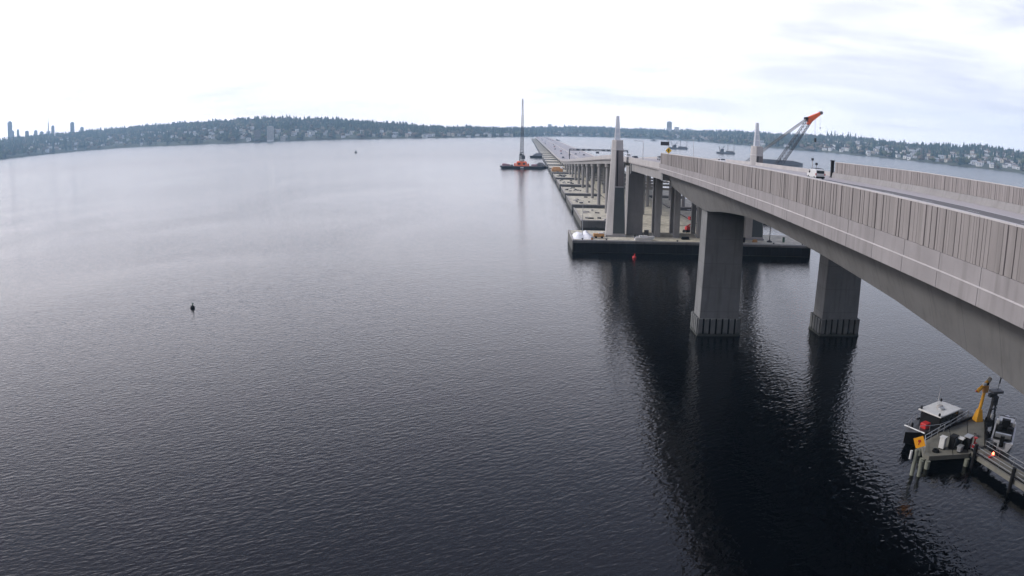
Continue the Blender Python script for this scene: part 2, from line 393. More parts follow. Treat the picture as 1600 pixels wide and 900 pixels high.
for a, b, cnt, lab, grp, (t0, t1) in GROUPS:
    for _ in range(cnt):
        t = t0 + (t1-t0)*(rnd.random()**1.25); me_ = rnd.choice(HM); pxh = rnd.uniform(a, b)
        lev = 'at the water edge' if t < .05 else 'low on the slope' if t < .25 else 'halfway up the slope' if t < .5 else 'near the ridge'
        third = ['left', 'middle', 'right'][min(2, int(3*(pxh-a)/(b-a)))]
        ll = '%s house %s, %s, %s third' % (COLW[me_.materials[0].name], lev, lab, third)
        put_house(pxh, t, me_, ll, ll, rnd.uniform(.95, 1.4))

# tower blocks
def tower(px0, px1, ytop, dist, label, m='tower_glass', depth=None, name='tower_block', floors=0, cap=True, base=None):
    a = at_d(px0, ytop, dist); b = at_d(px1, ytop, dist); wd = (b-a).length; dp = depth or wd*.9
    c = (a+b)/2; rz = -math.atan2(c.x, c.y); H = c.z
    e = empty(name, (c.x, c.y, 0), rz, label, 'building')
    MB().box(-wd/2, wd/2, 0, dp, 0, H).build('walls', m, e)
    nf = floors or max(4, int(H/ (H/14)))
    z0 = base if base is not None else 0
    for k in range(nf):
        z = z0+(H-z0)*(k+.35)/nf; h = (H-z0)/nf*.36
        MB().box(-wd/2*.93, wd/2*.93, -.35, dp*.5, z, z+h).build('window_band', 'glass_dark', e)
    if cap: MB().box(-wd*.25, wd*.25, dp*.2, dp*.7, H, H+H*.035).build('roof_plant', m, e)
    return e
tower(11.5, 19, 191, 5000, 'tall slab tower at the left end of the distant skyline', base=105)
tower(18, 22, 204, 4960, 'lower wing tower against the tall slab at the skyline left end', base=105, cap=False)
for (a, b, y, lab) in [(26, 30, 203, 'narrow low tower just right of the tall skyline slab'), (39, 45, 205, 'squat tower between the slab and the spire'),
                       (53, 58.5, 204, 'squat block left of the skyline spire'), (62, 68, 206, 'low block next to the skyline spire'),
                       (80, 85, 197, 'slim tower right of the skyline spire'), (109.5, 116, 191.5, 'isolated dark tower on the right of the skyline'),
                       (125, 131, 199, 'low tower at the right end of the skyline')]:
    tower(a, b, y, 4850, lab, base=100)
p = at_d(75, 181, 4800); q = at_d(75, 205, 4800)
e = empty('observation_spire', (p.x, p.y, 0), 0, 'thin spire on a broad base in the distant city skyline', 'tower')
MB().tube((0, 0, 0), (0, 0, q.z), 14, 13, 10).build('base_block', 'tower_glass', e)
MB().tube((0, 0, q.z), (0, 0, q.z+(p.z-q.z)*.55), 4.5, 3, 8).build('shaft', 'tower_conc', e)
MB().tube((0, 0, q.z+(p.z-q.z)*.55), (0, 0, p.z), 2.2, .8, 6).build('spire', 'tower_conc', e)
d0 = dist_f(422)
tower(417, 427.5, 197.5, d0+4, 'tall pale apartment tower standing at the water edge on the left shore', 'tower_pale', 16, 'apartment_tower', 15, base=6)
tower(397.5, 407, 203.5, dist_f(402)+4, 'brownish apartment tower at the water edge left of the pale tower', 'tower_brown', 16, 'apartment_tower', 12, base=6)
tower(438, 446, 212.5, d0+6, 'low pale block beside the tall apartment tower on the shore', 'tower_pale', 12, 'apartment_block', 4, base=4)
tower(603, 612, 205, d0+60, 'plain grey block on the shore in the middle of the left bank', 'tower_conc', 14, 'apartment_block', 6, base=4)
tower(1042, 1050, 190.5, 4300, 'grey tower rising above the ridge right of the near pylon', 'tower_conc', 22, 'tower_block', 16, base=60)
tower(1054, 1061, 198.5, 4300, 'lower block beside the grey tower on the ridge', 'tower_conc', 22, 'tower_block', 6, base=60, cap=False)
tower(856, 862, 194, 4100, 'pinkish low tower on the ridge above the far bridge end', 'tower_conc', 22, 'tower_block', 6, base=60, cap=False)

# woods: many small crowns as one uncountable mass
def blob_proto(seed, conifer):
    r = random.Random(seed)
    if conifer:
        mb = MB(); ang = r.uniform(0, 6)
        for (ra, za, zb) in ((.30, .08, .55), (.23, .36, .8), (.15, .62, 1.0)):
            n_ = 6; base = [(ra*r.uniform(.7, 1.15)*math.cos(ang+i*2*math.pi/n_), ra*r.uniform(.7, 1.15)*math.sin(ang+i*2*math.pi/n_), za+r.uniform(-.03, .03)) for i in range(n_)]
            mb.add(base+[(r.uniform(-.02, .02), 0, zb)], [(i, (i+1) % n_, n_) for i in range(n_)])
        return np.array(mb.v), np.array(mb.f)
    bm = bmesh.new(); V = []; F = []
    for c in range(4):
        bmesh.ops.create_icosphere(bm, subdivisions=1, radius=1)
        bm.verts.ensure_lookup_table()
        cx, cy, cz = r.uniform(-.28, .28), r.uniform(-.28, .28), r.uniform(.45, .78); s = r.uniform(.2, .36)
        o = len(V)
        for vv in bm.verts: jj = r.uniform(.7, 1.25); V.append((cx+vv.co.x*s*jj, cy+vv.co.y*s*jj, cz+vv.co.z*s*jj*.9))
        for ff in bm.faces: F.append(tuple(o+vv.index for vv in ff.verts))
        bm.clear()
    bm.free(); return np.array(V), np.array(F)
CON = [blob_proto(i, True) for i in range(6)]; DEC = [blob_proto(20+i, False) for i in range(6)]
def wood(name, label, a, b, count, conf):
    g = np.random.default_rng(int(a)+400)
    Vs, Fs, Cs = [], [], []; off = 0
    hs = np.array(houses) if houses else np.zeros((0, 2))
    hn = np.hypot(hs[:, 0], hs[:, 1])
    for _ in range(count):
        px = g.uniform(a, b); t = g.uniform(.006, 1.06)**1.0
        p = terrain_pt(px, t); d = math.hypot(p.x, p.y)
        ux, uy = p.x/d, p.y/d
        along = hs[:, 0]*ux+hs[:, 1]*uy - d; side = np.abs(hs[:, 0]*uy-hs[:, 1]*ux)
        near = (side < 11) & (along > -8) & (along < 130)
        tall = not near.any()
        if not tall and (g.random() < .8 or ((side < 9) & (np.abs(along) < 12)).any()): continue
        c = g.random() < conf
        zone = mnoise.noise(Vector((p.x*.006, p.y*.006, 1.5)))
        hgt = (g.uniform(12, 29) if c else g.uniform(8, 17))*(1+.25*zone)
        if not tall: hgt *= .24
        V, F = (CON if c else DEC)[g.integers(6)]
        wd = hgt*(g.uniform(.75, 1.1) if c else g.uniform(1.1, 1.7)); th = g.uniform(0, 6.28); cs, sn = math.cos(th), math.sin(th)
        W = np.stack([p.x+(V[:, 0]*cs-V[:, 1]*sn)*wd, p.y+(V[:, 0]*sn+V[:, 1]*cs)*wd, p.z-1+V[:, 2]*hgt], 1)
        Vs.append(W); Fs.append(F+off); off += len(V)
        if c: base = np.array([.022, .040, .028])*g.uniform(.55, 1.5)
        elif g.random() < .5+.5*zone: base = np.array([.075, .085, .04])*g.uniform(.5, 1.6)
        else: base = np.array([.15, .115, .085])*g.uniform(.5, 1.5)
        Cs.append(np.tile(np.append(base, 1.0), (len(V), 1)))
    V = np.concatenate(Vs); F = np.concatenate(Fs); C = np.concatenate(Cs)
    me = bpy.data.meshes.new(name); me.vertices.add(len(V)); me.vertices.foreach_set('co', V.astype(np.float32).ravel())
    me.loops.add(F.size); me.loops.foreach_set('vertex_index', F.astype(np.int32).ravel())
    me.polygons.add(len(F)); me.polygons.foreach_set('loop_start', np.arange(0, F.size, 3, dtype=np.int32)); me.polygons.foreach_set('loop_total', np.full(len(F), 3, dtype=np.int32))
    ca = me.attributes.new('tint', 'FLOAT_COLOR', 'POINT'); ca.data.foreach_set('color', C.astype(np.float32).ravel())
    me.update(calc_edges=True); me.materials.append(MATS['foliage'])
    o = bpy.data.objects.new(name, me); COL.objects.link(o); tag(o, label, 'woodland', None, 'stuff'); return o
wood('wooded_hillside', 'wooded hillside along the far shore left of the bridge', -250, 830, 12000, .45)
wood('wooded_hillside', 'low wooded shore behind the far end of the bridge', 830, 1100, 3200, .4)
wood('wooded_hillside', 'wooded hillside with houses along the far shore right of the bridge', 1100, 1880, 9500, .42)

# tall single conifers that break the right-hand skyline
def conifer(px, t, h, label, group):
    p = terrain_pt(px, t); e = empty('conifer_tree', p, rnd.uniform(0, 6), label, 'tree', group)
    MB().tube((0, 0, -2), (0, 0, h*.5), h*.022, h*.012, 6).build('trunk', 'trunk', e)
    mb = MB(); n_ = 8
    for k in range(7):
        z = h*(.12+.125*k); ra = h*.19*(1-k/7.6)
        ring = [(ra*rnd.uniform(.55, 1.2)*math.cos(i*2*math.pi/n_+k), ra*rnd.uniform(.55, 1.2)*math.sin(i*2*math.pi/n_+k), z+rnd.uniform(-.03, .02)*h) for i in range(n_)]
        mb.add(ring+[(0, 0, min(h, z+h*.26))], [(i, (i+1) % n_, n_) for i in range(n_)])
    o = mb.build('crown', 'foliage', e)
    ca = o.data.attributes.new('tint', 'FLOAT_COLOR', 'POINT'); ca.data.foreach_set('color', np.tile(np.array([.022, .035, .026, 1], dtype=np.float32), len(o.data.vertices)))
for px in (1292, 1299, 1305, 1316, 1326, 1329, 1337, 1345): conifer(px+rnd.uniform(-1, 1), rnd.uniform(.92, 1.0), rnd.uniform(30, 44), 'tall dark conifer on the ridge below the orange crane tip', 'tall conifers right of the crane tip')
for px in (1500, 1506, 1511): conifer(px, .97, rnd.uniform(26, 36), 'tall conifer in the small clump on the far right ridge', 'conifer clump on the far right ridge')
for px in (230, 244, 365, 398, 448, 459, 520): conifer(px, rnd.uniform(.94, 1), rnd.uniform(24, 32), 'tall conifer standing out on the left ridge line', 'conifers on the left ridge line')

# near shore: unseen wooded bank behind the camera, added to block low sky light
def bank_z(x, y): return max(-2, min(62, (-28-y)*.62+5*mnoise.noise(Vector((x*.02, y*.02, 9)))))
v = []; xs_ = frange(-420, 520, 20); yb = [-24, -30, -40, -55, -75, -100, -140, -190, -260, -400]
for x in xs_:
    for y in yb: v.append((x, y, -2 if y == -24 else bank_z(x, y)))
n = len(yb)
tag(MB().add(v, [(i*n+j, (i+1)*n+j, (i+1)*n+j+1, i*n+j+1) for i in range(len(xs_)-1) for j in range(n-1)]).build('near_shore_shade_bank', 'terrain', smooth=True), kind='structure')
def bank_wood():
    g = np.random.default_rng(5); Vs, Fs, Cs = [], [], []; off = 0
    for _ in range(1500):
        x, y = g.uniform(-400, 500), g.uniform(-330, -36)
        if 18 < x < 78 and y > -140: continue
        c = g.random() < .6; hgt = g.uniform(16, 32) if c else g.uniform(10, 18); V, F = (CON if c else DEC)[g.integers(6)]; wd = hgt*.8
        Vs.append(np.stack([x+V[:, 0]*wd, y+V[:, 1]*wd, bank_z(x, y)-1+V[:, 2]*hgt], 1)); Fs.append(F+off); off += len(V)
        Cs.append(np.tile(np.array([.03, .045, .028, 1])*g.uniform(.6, 1.4), (len(V), 1)))
    V = np.concatenate(Vs); F = np.concatenate(Fs); C = np.concatenate(Cs)
    o = MB().add(V.tolist(), F.tolist()).build('shade_bank_woodland', 'foliage')
    ca = o.data.attributes.new('tint', 'FLOAT_COLOR', 'POINT'); ca.data.foreach_set('color', C.astype(np.float32).ravel())
    tag(o, 'unseen trees on the near bank, added to block low sky light', 'woodland', None, 'stuff')
bank_wood()

# ================================================================= APPROACH BRIDGE (concrete, high, at the right)
top_z = interp([(-80, 31.4), (0, 31.6), (80, 31.58), (112, 31.42), (150, 30.91)])
rib_z = interp([(-80, 28.3), (33, 28.5), (45, 28.62), (62, 28.78), (80, 28.92), (112, 28.94), (151, 28.72)])
fas_z = interp([(-80, 26.0), (33, 26.1), (50, 26.28), (80, 26.72), (112, 26.95), (152, 26.88)])
sof_kn = [(-80, 24), (-40, 23.6), (0, 20.6), (20, 20.6), (35, 21.3), (43, 22.0), (54, 22.85), (70, 23.65), (88, 24.25), (98, 24.2), (106, 23.7), (112, 23.2), (118, 22.5), (122, 22.25), (130, 22.5), (144, 23.4), (154, 24.35)]
sof_z = interp(sof_kn)
road_z = interp([(-80, 28.0), (33, 28.05), (90, 28.1), (112, 27.95), (150, 27.45), (168, 27.2), (195, 26.75), (220, 26.35), (262, 25.45), (295, 23.85), (354, 20.85), (442, 16.4), (530, 12.1), (600, 8.9), (640, 7.7), (700, 7.4), (2400, 7.4)])
XL, XR = 28.0, 68.0
ab = empty('approach_bridge', (30, 123, 0), 0, 'high grey concrete approach bridge with ribbed side walls at the right', 'bridge')
def AB(mb, name, m, parent=ab, **k):       # world-space mesh under the bridge
    o = mb.build(name, m, parent, **k)
    o.matrix_parent_inverse = Matrix.Translation(-Vector((30, 123, 0))) if parent is ab else Matrix()
    return o
bpy.context.view_layer.update()
ys = frange(-70, 152, 4)
AB(MB().sweep(ys, lambda y: [(XL+.55, fas_z(y)+.35), (XR-.55, fas_z(y)+.35), (XR-.55, road_z(y)), (XL+.55, road_z(y))]), 'deck_slab', 'road')
# worn darker traffic lanes and painted lines
for (x0, x1) in ((30.6, 45.2), (50.5, 60.5)):
    AB(MB().add([(x, y, road_z(y)+.006) for y in ys for x in (x0, x1)], [(2*i, 2*i+1, 2*i+3, 2*i+2) for i in range(len(ys)-1)]), 'worn_lane_surface', 'road_dark')
for x0 in (30.4, 45.4, 50.3, 60.7):
    AB(MB().add([(x, y, road_z(y)+.012) for y in ys for x in (x0, x0+.15)], [(2*i, 2*i+1, 2*i+3, 2*i+2) for i in range(len(ys)-1)]), 'edge_line', 'line_white')
for x0 in (54.0, 57.4):
    y = 32
    while y < 148:
        AB(MB().add([(x0, y, road_z(y)+.012), (x0+.12, y, road_z(y)+.012), (x0+.12, y+3, road_z(y+3)+.012), (x0, y+3, road_z(y+3)+.012)], [(0, 1, 2, 3)]), 'lane_dash', 'line_white'); y += 12
AB(MB().sweep(ys, lambda y: [(47.6, road_z(y)-.02), (48.4, road_z(y)-.02), (48.15, road_z(y)+1.05), (47.85, road_z(y)+1.05)]), 'median_barrier', 'concrete_pale')
# smooth parapet panels with joints, sloped ledge between them
def side_wall(x, sgn, y0, nm):
    # sgn = +1: outer face looks to -X (left wall); -1: right wall
    pj = [y for y in frange(-70, 151.6, 5.1)]
    for a, b in zip(pj[:-1], pj[1:]):
        g_ = .025
        sec = lambda y: [(x, fas_z(y)), (x+sgn*.5, fas_z(y)), (x+sgn*.5, (fas_z(y)+rib_z(y))/2), (x, (fas_z(y)+rib_z(y))/2-.06)]
        AB(MB().sweep([a+g_, b-g_], sec), 'fascia_panel', 'concrete_smooth')
        sec = lambda y: [(x+sgn*.10, (fas_z(y)+rib_z(y))/2+.02), (x+sgn*.5, (fas_z(y)+rib_z(y))/2+.02), (x+sgn*.5, rib_z(y)), (x+sgn*.10, rib_z(y))]
        AB(MB().sweep([a+g_, b-g_], sec), 'parapet_panel', 'concrete_smooth')
    AB(MB().sweep(ys, lambda y: [(x-sgn*.015, (fas_z(y)+rib_z(y))/2-.06), (x+sgn*.3, (fas_z(y)+rib_z(y))/2-.06), (x+sgn*.3, (fas_z(y)+rib_z(y))/2+.02), (x+sgn*.09, (fas_z(y)+rib_z(y))/2+.02)]), 'ledge', 'concrete_pale')
    yt = frange(y0, 150.2, 4)
    w_ = AB(MB().sweep(yt, lambda y: [(x+sgn*.22, rib_z(y)-.02), (x+sgn*.48, rib_z(y)-.02), (x+sgn*.48, top_z(y)-.04), (x+sgn*.22, top_z(y)-.04)]), 'wall_core', 'concrete_rib')
    # inner traffic barrier face
    AB(MB().sweep(ys, lambda y: [(x+sgn*.5, road_z(y)-.05), (x+sgn*.95, road_z(y)-.05), (x+sgn*.68, road_z(y)+1.1), (x+sgn*.5, road_z(y)+1.1)]), 'traffic_barrier', 'concrete')
    # coping, in lengths
    for a, b in zip(yt[:-1], yt[1:]):
        AB(MB().sweep([a+.01, b-.01], lambda y: [(x+sgn*.16, top_z(y)-.04), (x+sgn*.56, top_z(y)-.04), (x+sgn*.56, top_z(y)+.07), (x+sgn*.16, top_z(y)+.07)]), 'coping', 'concrete_cap')
    return w_
side_wall(XL, 1, -60, 'left'); side_wall(XR, -1, -20, 'right')
ubm = bmesh.new(); bmesh.ops.create_cube(ubm, size=1); bmesh.ops.bevel(ubm, geom=[e_ for e_ in ubm.edges if abs(e_.verts[0].co.z-e_.verts[1].co.z) > .5], offset=.12, segments=1, affect='EDGES')
rib_me = bpy.data.meshes.new('rib'); ubm.to_mesh(rib_me); ubm.free(); rib_me.materials.append(MATS['concrete_rib'])
def ribs(xface, sgn, y0, y1, zlo, zhi):
    y = y0
    pat = [.46, .34, .42, .6, .38, .5, .3, .54, .4]
    while y < y1:
        wd = rnd.choice(pat); dp = dp = rnd.choice([.05, .07, .1, .14])
        yc = y+wd/2; z0 = zlo(yc); z1 = zhi(yc)
        inst('rib', rib_me, ab, Vector((xface-sgn*dp/2, yc, (z0+z1)/2))-Vector((30, 123, 0)), (dp, wd*rnd.uniform(.86, .93), z1-z0))
        y += wd
ribs(XL+.22, 1, 29, 150, lambda y: rib_z(y)+.02, lambda y: top_z(y)-.05)
ribs(XR-.48, 1, 76, 149.8, lambda y: road_z(y)+1.12, lambda y: top_z(y)-.05)
mb = MB(); y = -58
while y < 28.6:
    wd = rnd.choice([.46, .34, .6]); dp = rnd.choice([.05, .08, .12, .17]); mb.sweep([y, y+wd*.88], lambda q: [(XL+.22-dp, rib_z(q)+.02), (XL+.219, rib_z(q)+.02), (XL+.219, top_z(q)-.05), (XL+.22-dp, top_z(q)-.05)]); y += wd
tag(AB(mb, 'rib_run', 'concrete_rib'), kind='stuff')
# box girders, end diaphragm
yg = sorted(set([k[0] for k in sof_kn if k[0] < 152]+frange(-60, 151.5, 3)))
for (x0, x1) in ((30.8, 41.5), (54.2, 64.8)):
    AB(MB().sweep(yg, lambda y: [(x0+.05, sof_z(y)), (x1-.05, sof_z(y)), (x1+1.5, fas_z(y)+.3), (x0-1.5, fas_z(y)+.3)]), 'box_girder', 'concrete_girder_shade')
AB(MB().box(41.5, 54.2, 149.8, 151.4, 24.6, 27.2), 'end_crossbeam', 'concrete_pier')
AB(MB().box(28.6, 30.6, 149.9, 151.5, 25.2, 27.15), 'end_bracket', 'concrete_pier')
# piers with slatted fender collars
for (x0, x1) in ((31.5, 38.3), (55.2, 62.2)):
    leg = AB(MB().frustum([(x0-.35, 122.4, -3), (x1+.25, 122.4, -3), (x1+.25, 127, -3), (x0-.35, 127, -3)], [(x0+.05, 122.7, 24.4), (x1, 122.7, 24.4), (x1, 126.6, 24.4), (x0+.05, 126.6, 24.4)]), 'pier_leg', 'concrete_pier', bevel=.08)
    fx0, fx1, fy0, fy1 = x0-.72, x1+.62, 121.85, 127.6
    col_ = AB(MB().box(fx0+.36, fx1-.36, fy0+.36, fy1-.36, -2, 3.05), 'fender_core', 'dark_gap', leg)  # near-black core: algae, plus shade between the slats put into the colour
    AB(MB().box(fx0+.04, fx1-.04, fy0+.04, fy1-.04, -.2, .28), 'fender_sill', 'fender_concrete', leg)
    ns = 7; pw = (fx1-fx0)/ns
    for k in range(ns):
        for yy in (fy0, fy1-.3): AB(MB().box(fx0+k*pw+.2, fx0+(k+1)*pw-.2, yy, yy+.3, .28, 3.15), 'fender_slat', 'fender_concrete', leg)
    ns = 4; pw = (fy1-fy0-.6)/ns
    for k in range(ns):
        for xx in (fx0, fx1-.3): AB(MB().box(xx, xx+.3, fy0+.3+k*pw+.18, fy0+.3+(k+1)*pw-.18, .28, 3.15), 'fender_slat', 'fender_concrete', leg)

# ================================================================= FLOATING BRIDGE
fb = empty('floating_bridge', (50, 219, 0), 0, 'long straight floating bridge on pontoons running to the far shore', 'bridge')
OFB = Vector((50, 219, 0))
bpy.context.view_layer.update()
def FB(mb, name, m, parent=fb, **k):
    o = mb.build(name, m, parent, **k)
    o.matrix_parent_inverse = Matrix.Translation(-OFB) if parent is fb else Matrix()
    return o
FL, FR = 31.0, 71.0
yd = [152.2, 168, 195, 220, 240, 262, 278, 295, 325, 354, 400, 442, 490, 530, 570, 600, 620, 640, 670, 700] + frange(800, 2350, 100)
FB(MB().sweep(yd, lambda y: [(FL, road_z(y)-.75), (FR, road_z(y)-.75), (FR, road_z(y)), (FL, road_z(y))]), 'deck_slab', 'road')
for nm, x0, x1 in (('outer_barrier', FL-.12, FL+.38), ('outer_barrier', FR-.38, FR+.12), ('median_barrier', 50.7, 51.3)):
    FB(MB().sweep(yd, lambda y: [(x0, road_z(y)-.5 if x0 != 50.7 else road_z(y)-.02), (x1, road_z(y)-.5 if x0 != 50.7 else road_z(y)-.02), (x1-.1, road_z(y)+1.0), (x0+.1, road_z(y)+1.0)]), nm, 'concrete_pale')
for x0 in (33.2, 48.8, 53.0, 66.5):
    FB(MB().add([(x, y, road_z(y)+.02) for y in yd for x in (x0, x0+.2)], [(2*i, 2*i+1, 2*i+3, 2*i+2) for i in range(len(yd)-1)]), 'edge_line', 'line_white')
for x0 in (31.6, 44.0, 56.5, 68.6):   # deck edge girders
    FB(MB().sweep([y for y in yd if y >= 235], lambda y: [(x0, road_z(y)-2.3 if y < 640 else road_z(y)-1.6), (x0+.9, road_z(y)-2.3 if y < 640 else road_z(y)-1.6), (x0+.9, road_z(y)-.75), (x0, road_z(y)-.75)]), 'girder', 'concrete')
for x0 in (31.5, 37.5, 43.5, 49.5, 56, 62, 68.8):   # steel girders of the hinged span
    FB(MB().sweep([152.6, 170, 190, 214], lambda y: [(x0, road_z(y)-2.95), (x0+.6, road_z(y)-2.95), (x0+.6, road_z(y)-.75), (x0, road_z(y)-.75)]), 'hinged_span_girder', 'concrete')
for y in (158, 176, 195, 212): FB(MB().box(32.1, 68.8, y, y+.5, road_z(y)-2.6, road_z(y)-1.0), 'cross_frame', 'weathered_steel')
FB(MB().box(31.3, 70.6, 214.3, 216.2, 22.6, 25.6), 'cap_beam', 'concrete_pier')
# pontoons
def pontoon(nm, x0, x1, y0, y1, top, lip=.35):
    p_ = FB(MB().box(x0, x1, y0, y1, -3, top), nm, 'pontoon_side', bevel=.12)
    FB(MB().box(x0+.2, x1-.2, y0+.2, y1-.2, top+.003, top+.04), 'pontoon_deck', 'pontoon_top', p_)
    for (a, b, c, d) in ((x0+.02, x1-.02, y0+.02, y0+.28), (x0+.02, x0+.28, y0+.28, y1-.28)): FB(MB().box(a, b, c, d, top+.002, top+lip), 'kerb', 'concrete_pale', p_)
    return p_
pw = pontoon('cross_pontoon', 14, 87, 207.5, 229.5, 3.3)
FB(MB().box(14.3, 86.7, 207.32, 207.5, .15, 2.75), 'shade_strip', 'rubber', pw)  # added black sheet: shade of the pontoon front put into the colour
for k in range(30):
    x = 15+k*2.45; FB(MB().box(x, x+.35, 207.18, 207.33, .2, 2.7), 'shade_block', 'black', pw)  # black blocks added with the sheet that darkens the shaded front
for x in (17, 24, 45, 60, 75, 84.5): FB(MB().lathe((x, 208.6, 3.34), [(.25, 0), (.18, .45), (.32, .5), (.32, .62)], 8), 'bollard', 'dark_steel', pw)
FB(MB().box(38.5, 62.5, 230.2, 2300, -3, 2.6), 'long_pontoon', 'pontoon_side'); FB(MB().box(38.7, 62.3, 230.4, 2299, 2.603, 2.64), 'long_pontoon_deck', 'pontoon_top')
y = 258; stab = []
k = 0
while y < 2250:
    for (x0, x1) in ((20.4, 38.2), (62.8, 80.6)):
        stab.append(pontoon('side_pontoon', x0, x1, y, y+42, 2.7 if k else 2.7))
    if k < 6:
        for q in range(9): FB(MB().cbox((22+rnd.uniform(0, 8), y+rnd.uniform(3, 38), 3.0), (rnd.uniform(.5, 1.6), rnd.uniform(.5, 2.4), .5), rnd.uniform(0, 3)), 'deck_hatch', rnd.choice(['weathered_steel', 'concrete_pale', 'dark_steel']), stab[-2])
    y += 56+ (2 if k > 1 else -2); k += 1
# columns and caps
col_me = MB().lathe((0, 0, 0), [(.72, 0), (.72, 1)], 14).mesh('column'); col_me.materials.append(MATS['concrete']); col_me.shade_smooth()
cap_me = MB().lathe((0, 0, 0), [(.75, 0), (1.15, .35), (1.15, 1.5)], 14).mesh('column_cap'); cap_me.materials.append(MATS['concrete'])
for i, y in enumerate([253, 283, 314, 344, 374, 403, 433, 462, 492, 520, 550, 578]):
    zt = road_z(y)-2.35
    for x in ((32.2, 41, 46.5, 53.5, 58.5, 69.6) if i else (41, 47, 54, 60)):
        zb = 2.7; h = zt-zb
        c_ = inst('column', col_me, fb, Vector((x, y, zb))-OFB, (1, 1, max(.3, h-1.4)))
        if h > 3: inst('column_cap', cap_me, fb, Vector((x, y, zt-1.5))-OFB)
    FB(MB().box(31.9 if i else 40, 70.1 if i else 61, y-.8, y+.8, zt+.02, zt+1.5), 'cross_beam', 'concrete')
    if i > 0 : FB(MB().box(33.4, 68.6, y-.35, y+.35, (zt+2.7)/2, (zt+2.7)/2+.9), 'brace_beam', 'concrete') if h > 12 else None
mb = MB()
for y in frange(640, 2280, 30):
    for x in (33, 41, 60, 69): mb.box(x-.5, x+.5, y-.5, y+.5, 2.5, road_z(y)-1.5)
    mb.box(32, 70, y-.5, y+.5, road_z(y)-2.0, road_z(y)-.8)
tag(FB(mb, 'far_columns', 'concrete'), kind='stuff')
# columns on the cross pontoon
for (x0, x1, y0, y1) in ((31.6, 36.6, 221.5, 228), (63.6, 68.6, 221.5, 228)):
    FB(MB().frustum([(x0, y0, 3.34), (x1, y0, 3.34), (x1, y1, 3.34), (x0, y1, 3.34)], [(x0+.2, y0, 24.4), (x1-.2, y0, 24.4), (x1-.2, y1, 24.4), (x0+.2, y1, 24.4)]), 'pier_wall', 'concrete', bevel=.1)
for x in (40.6, 46.6, 54, 59.6): FB(MB().box(x-.9, x+.9, 217.8, 219.6, 3.34, 22.7), 'pontoon_column', 'concrete', bevel=.1)
for x in (41.2, 47, 54, 60): FB(MB().box(x-.7, x+.7, 227, 228.4, 3.34, 23.2), 'pontoon_column', 'concrete', bevel=.1)
FB(MB().box(39.5, 61, 226.8, 228.6, 23.2, 25.5), 'cap_beam', 'concrete_pier')
for y in (228.2, 217.2):   # guard rails on the cross pontoon are slender posts and wires
    pass

# pylons
def pylon(cx, cy, label):
    e = empty('bridge_pylon', (cx, cy, 3.34), 0, label, 'pylon')
    H = 29.0
    def loop(z, hw, hd): return [(-hw*.35, -hd, z), (hw, -hd, z), (hw, hd, z), (-hw*.35, hd, z), (-hw, hd*.45, z), (-hw, -hd*.45, z)]
    sh = MB().frustum(loop(0, 2.9, 2.8), loop(H-2.9, 1.62, 2.05)).build('shaft', 'pylon_concrete', e, bevel=.06)
    MB().box(-3.1, 3.1, -3.05, 3.05, -.02, .5).build('plinth', 'concrete', e, bevel=.05)
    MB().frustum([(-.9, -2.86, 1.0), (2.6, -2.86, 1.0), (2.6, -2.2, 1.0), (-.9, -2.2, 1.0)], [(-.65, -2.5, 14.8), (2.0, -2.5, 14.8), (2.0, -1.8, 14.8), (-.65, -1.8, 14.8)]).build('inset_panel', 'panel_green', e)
    MB().frustum([(-.22, -2.46, 15.2), (.12, -2.46, 15.2), (.12, -1.8, 15.2), (-.22, -1.8, 15.2)], [(-.22, -2.13, H-3.1), (.12, -2.13, H-3.1), (.12, -1.7, H-3.1), (-.22, -1.7, H-3.1)]).build('slot_shade', 'dark_gap', e)  # proud near-black strip: shade of a recess put into the colour
    MB().frustum([(-.62, -2.40, 15.2), (2.02, -2.40, 15.2), (2.02, -1.8, 15.2), (-.62, -1.8, 15.2)], [(-.5, -2.07, H-3.1), (1.55, -2.07, H-3.1), (1.55, -1.7, H-3.1), (-.5, -1.7, H-3.1)]).build('upper_shade_panel', 'shade_brown', e)  # added brown sheet: shade of the front face put into the colour
    MB().frustum(loop(H-2.9, 1.70, 2.14), loop(H-2.55, 1.70, 2.14)).build('band', 'concrete_cap', e)
    MB().frustum(loop(H-2.55, 1.6, 2.0), loop(H, 1.5, 1.9)).build('head_block', 'concrete_pale', e, bevel=.05)
    # glazed lantern: four frosted panes in a thin frame
    lt = MB()
    b0, b1, h0, h1 = .78, .36, H+.02, H+7.2
    cr = lambda z, s: [(-s, -s, z), (s, -s, z), (s, s, z), (-s, s, z)]
    for i in range(4): lt.tube(cr(h0, b0)[i], cr(h1, b1)[i], .09, .07, 5)
    for t in (0, .25, .5, .75, 1):
        s_ = b0+(b1-b0)*t; z = h0+(h1-h0)*t; q_ = cr(z, s_)
        for i in range(4): lt.tube(q_[i], q_[(i+1) % 4], .06, .06, 4)
    lf = lt.build('lantern_frame', 'white', e)
    for k in range(4):
        t0, t1 = k/4+.01, (k+1)/4-.01
        s0, s1 = (b0+(b1-b0)*t0)*.95, (b0+(b1-b0)*t1)*.95; z0, z1 = h0+(h1-h0)*t0, h0+(h1-h0)*t1
        q0, q1 = cr(z0, s0), cr(z1, s1)
        for i in range(4):
            j = (i+1) % 4
            MB().add([q0[i], q0[j], q1[j], q1[i]], [(0, 1, 2, 3)]).build('pane', 'glass_frost', lf)
    return e
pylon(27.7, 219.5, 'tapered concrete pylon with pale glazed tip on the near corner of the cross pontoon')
pylon(71.4, 219.5, 'second tapered concrete pylon with pale tip rising behind the approach roadway')

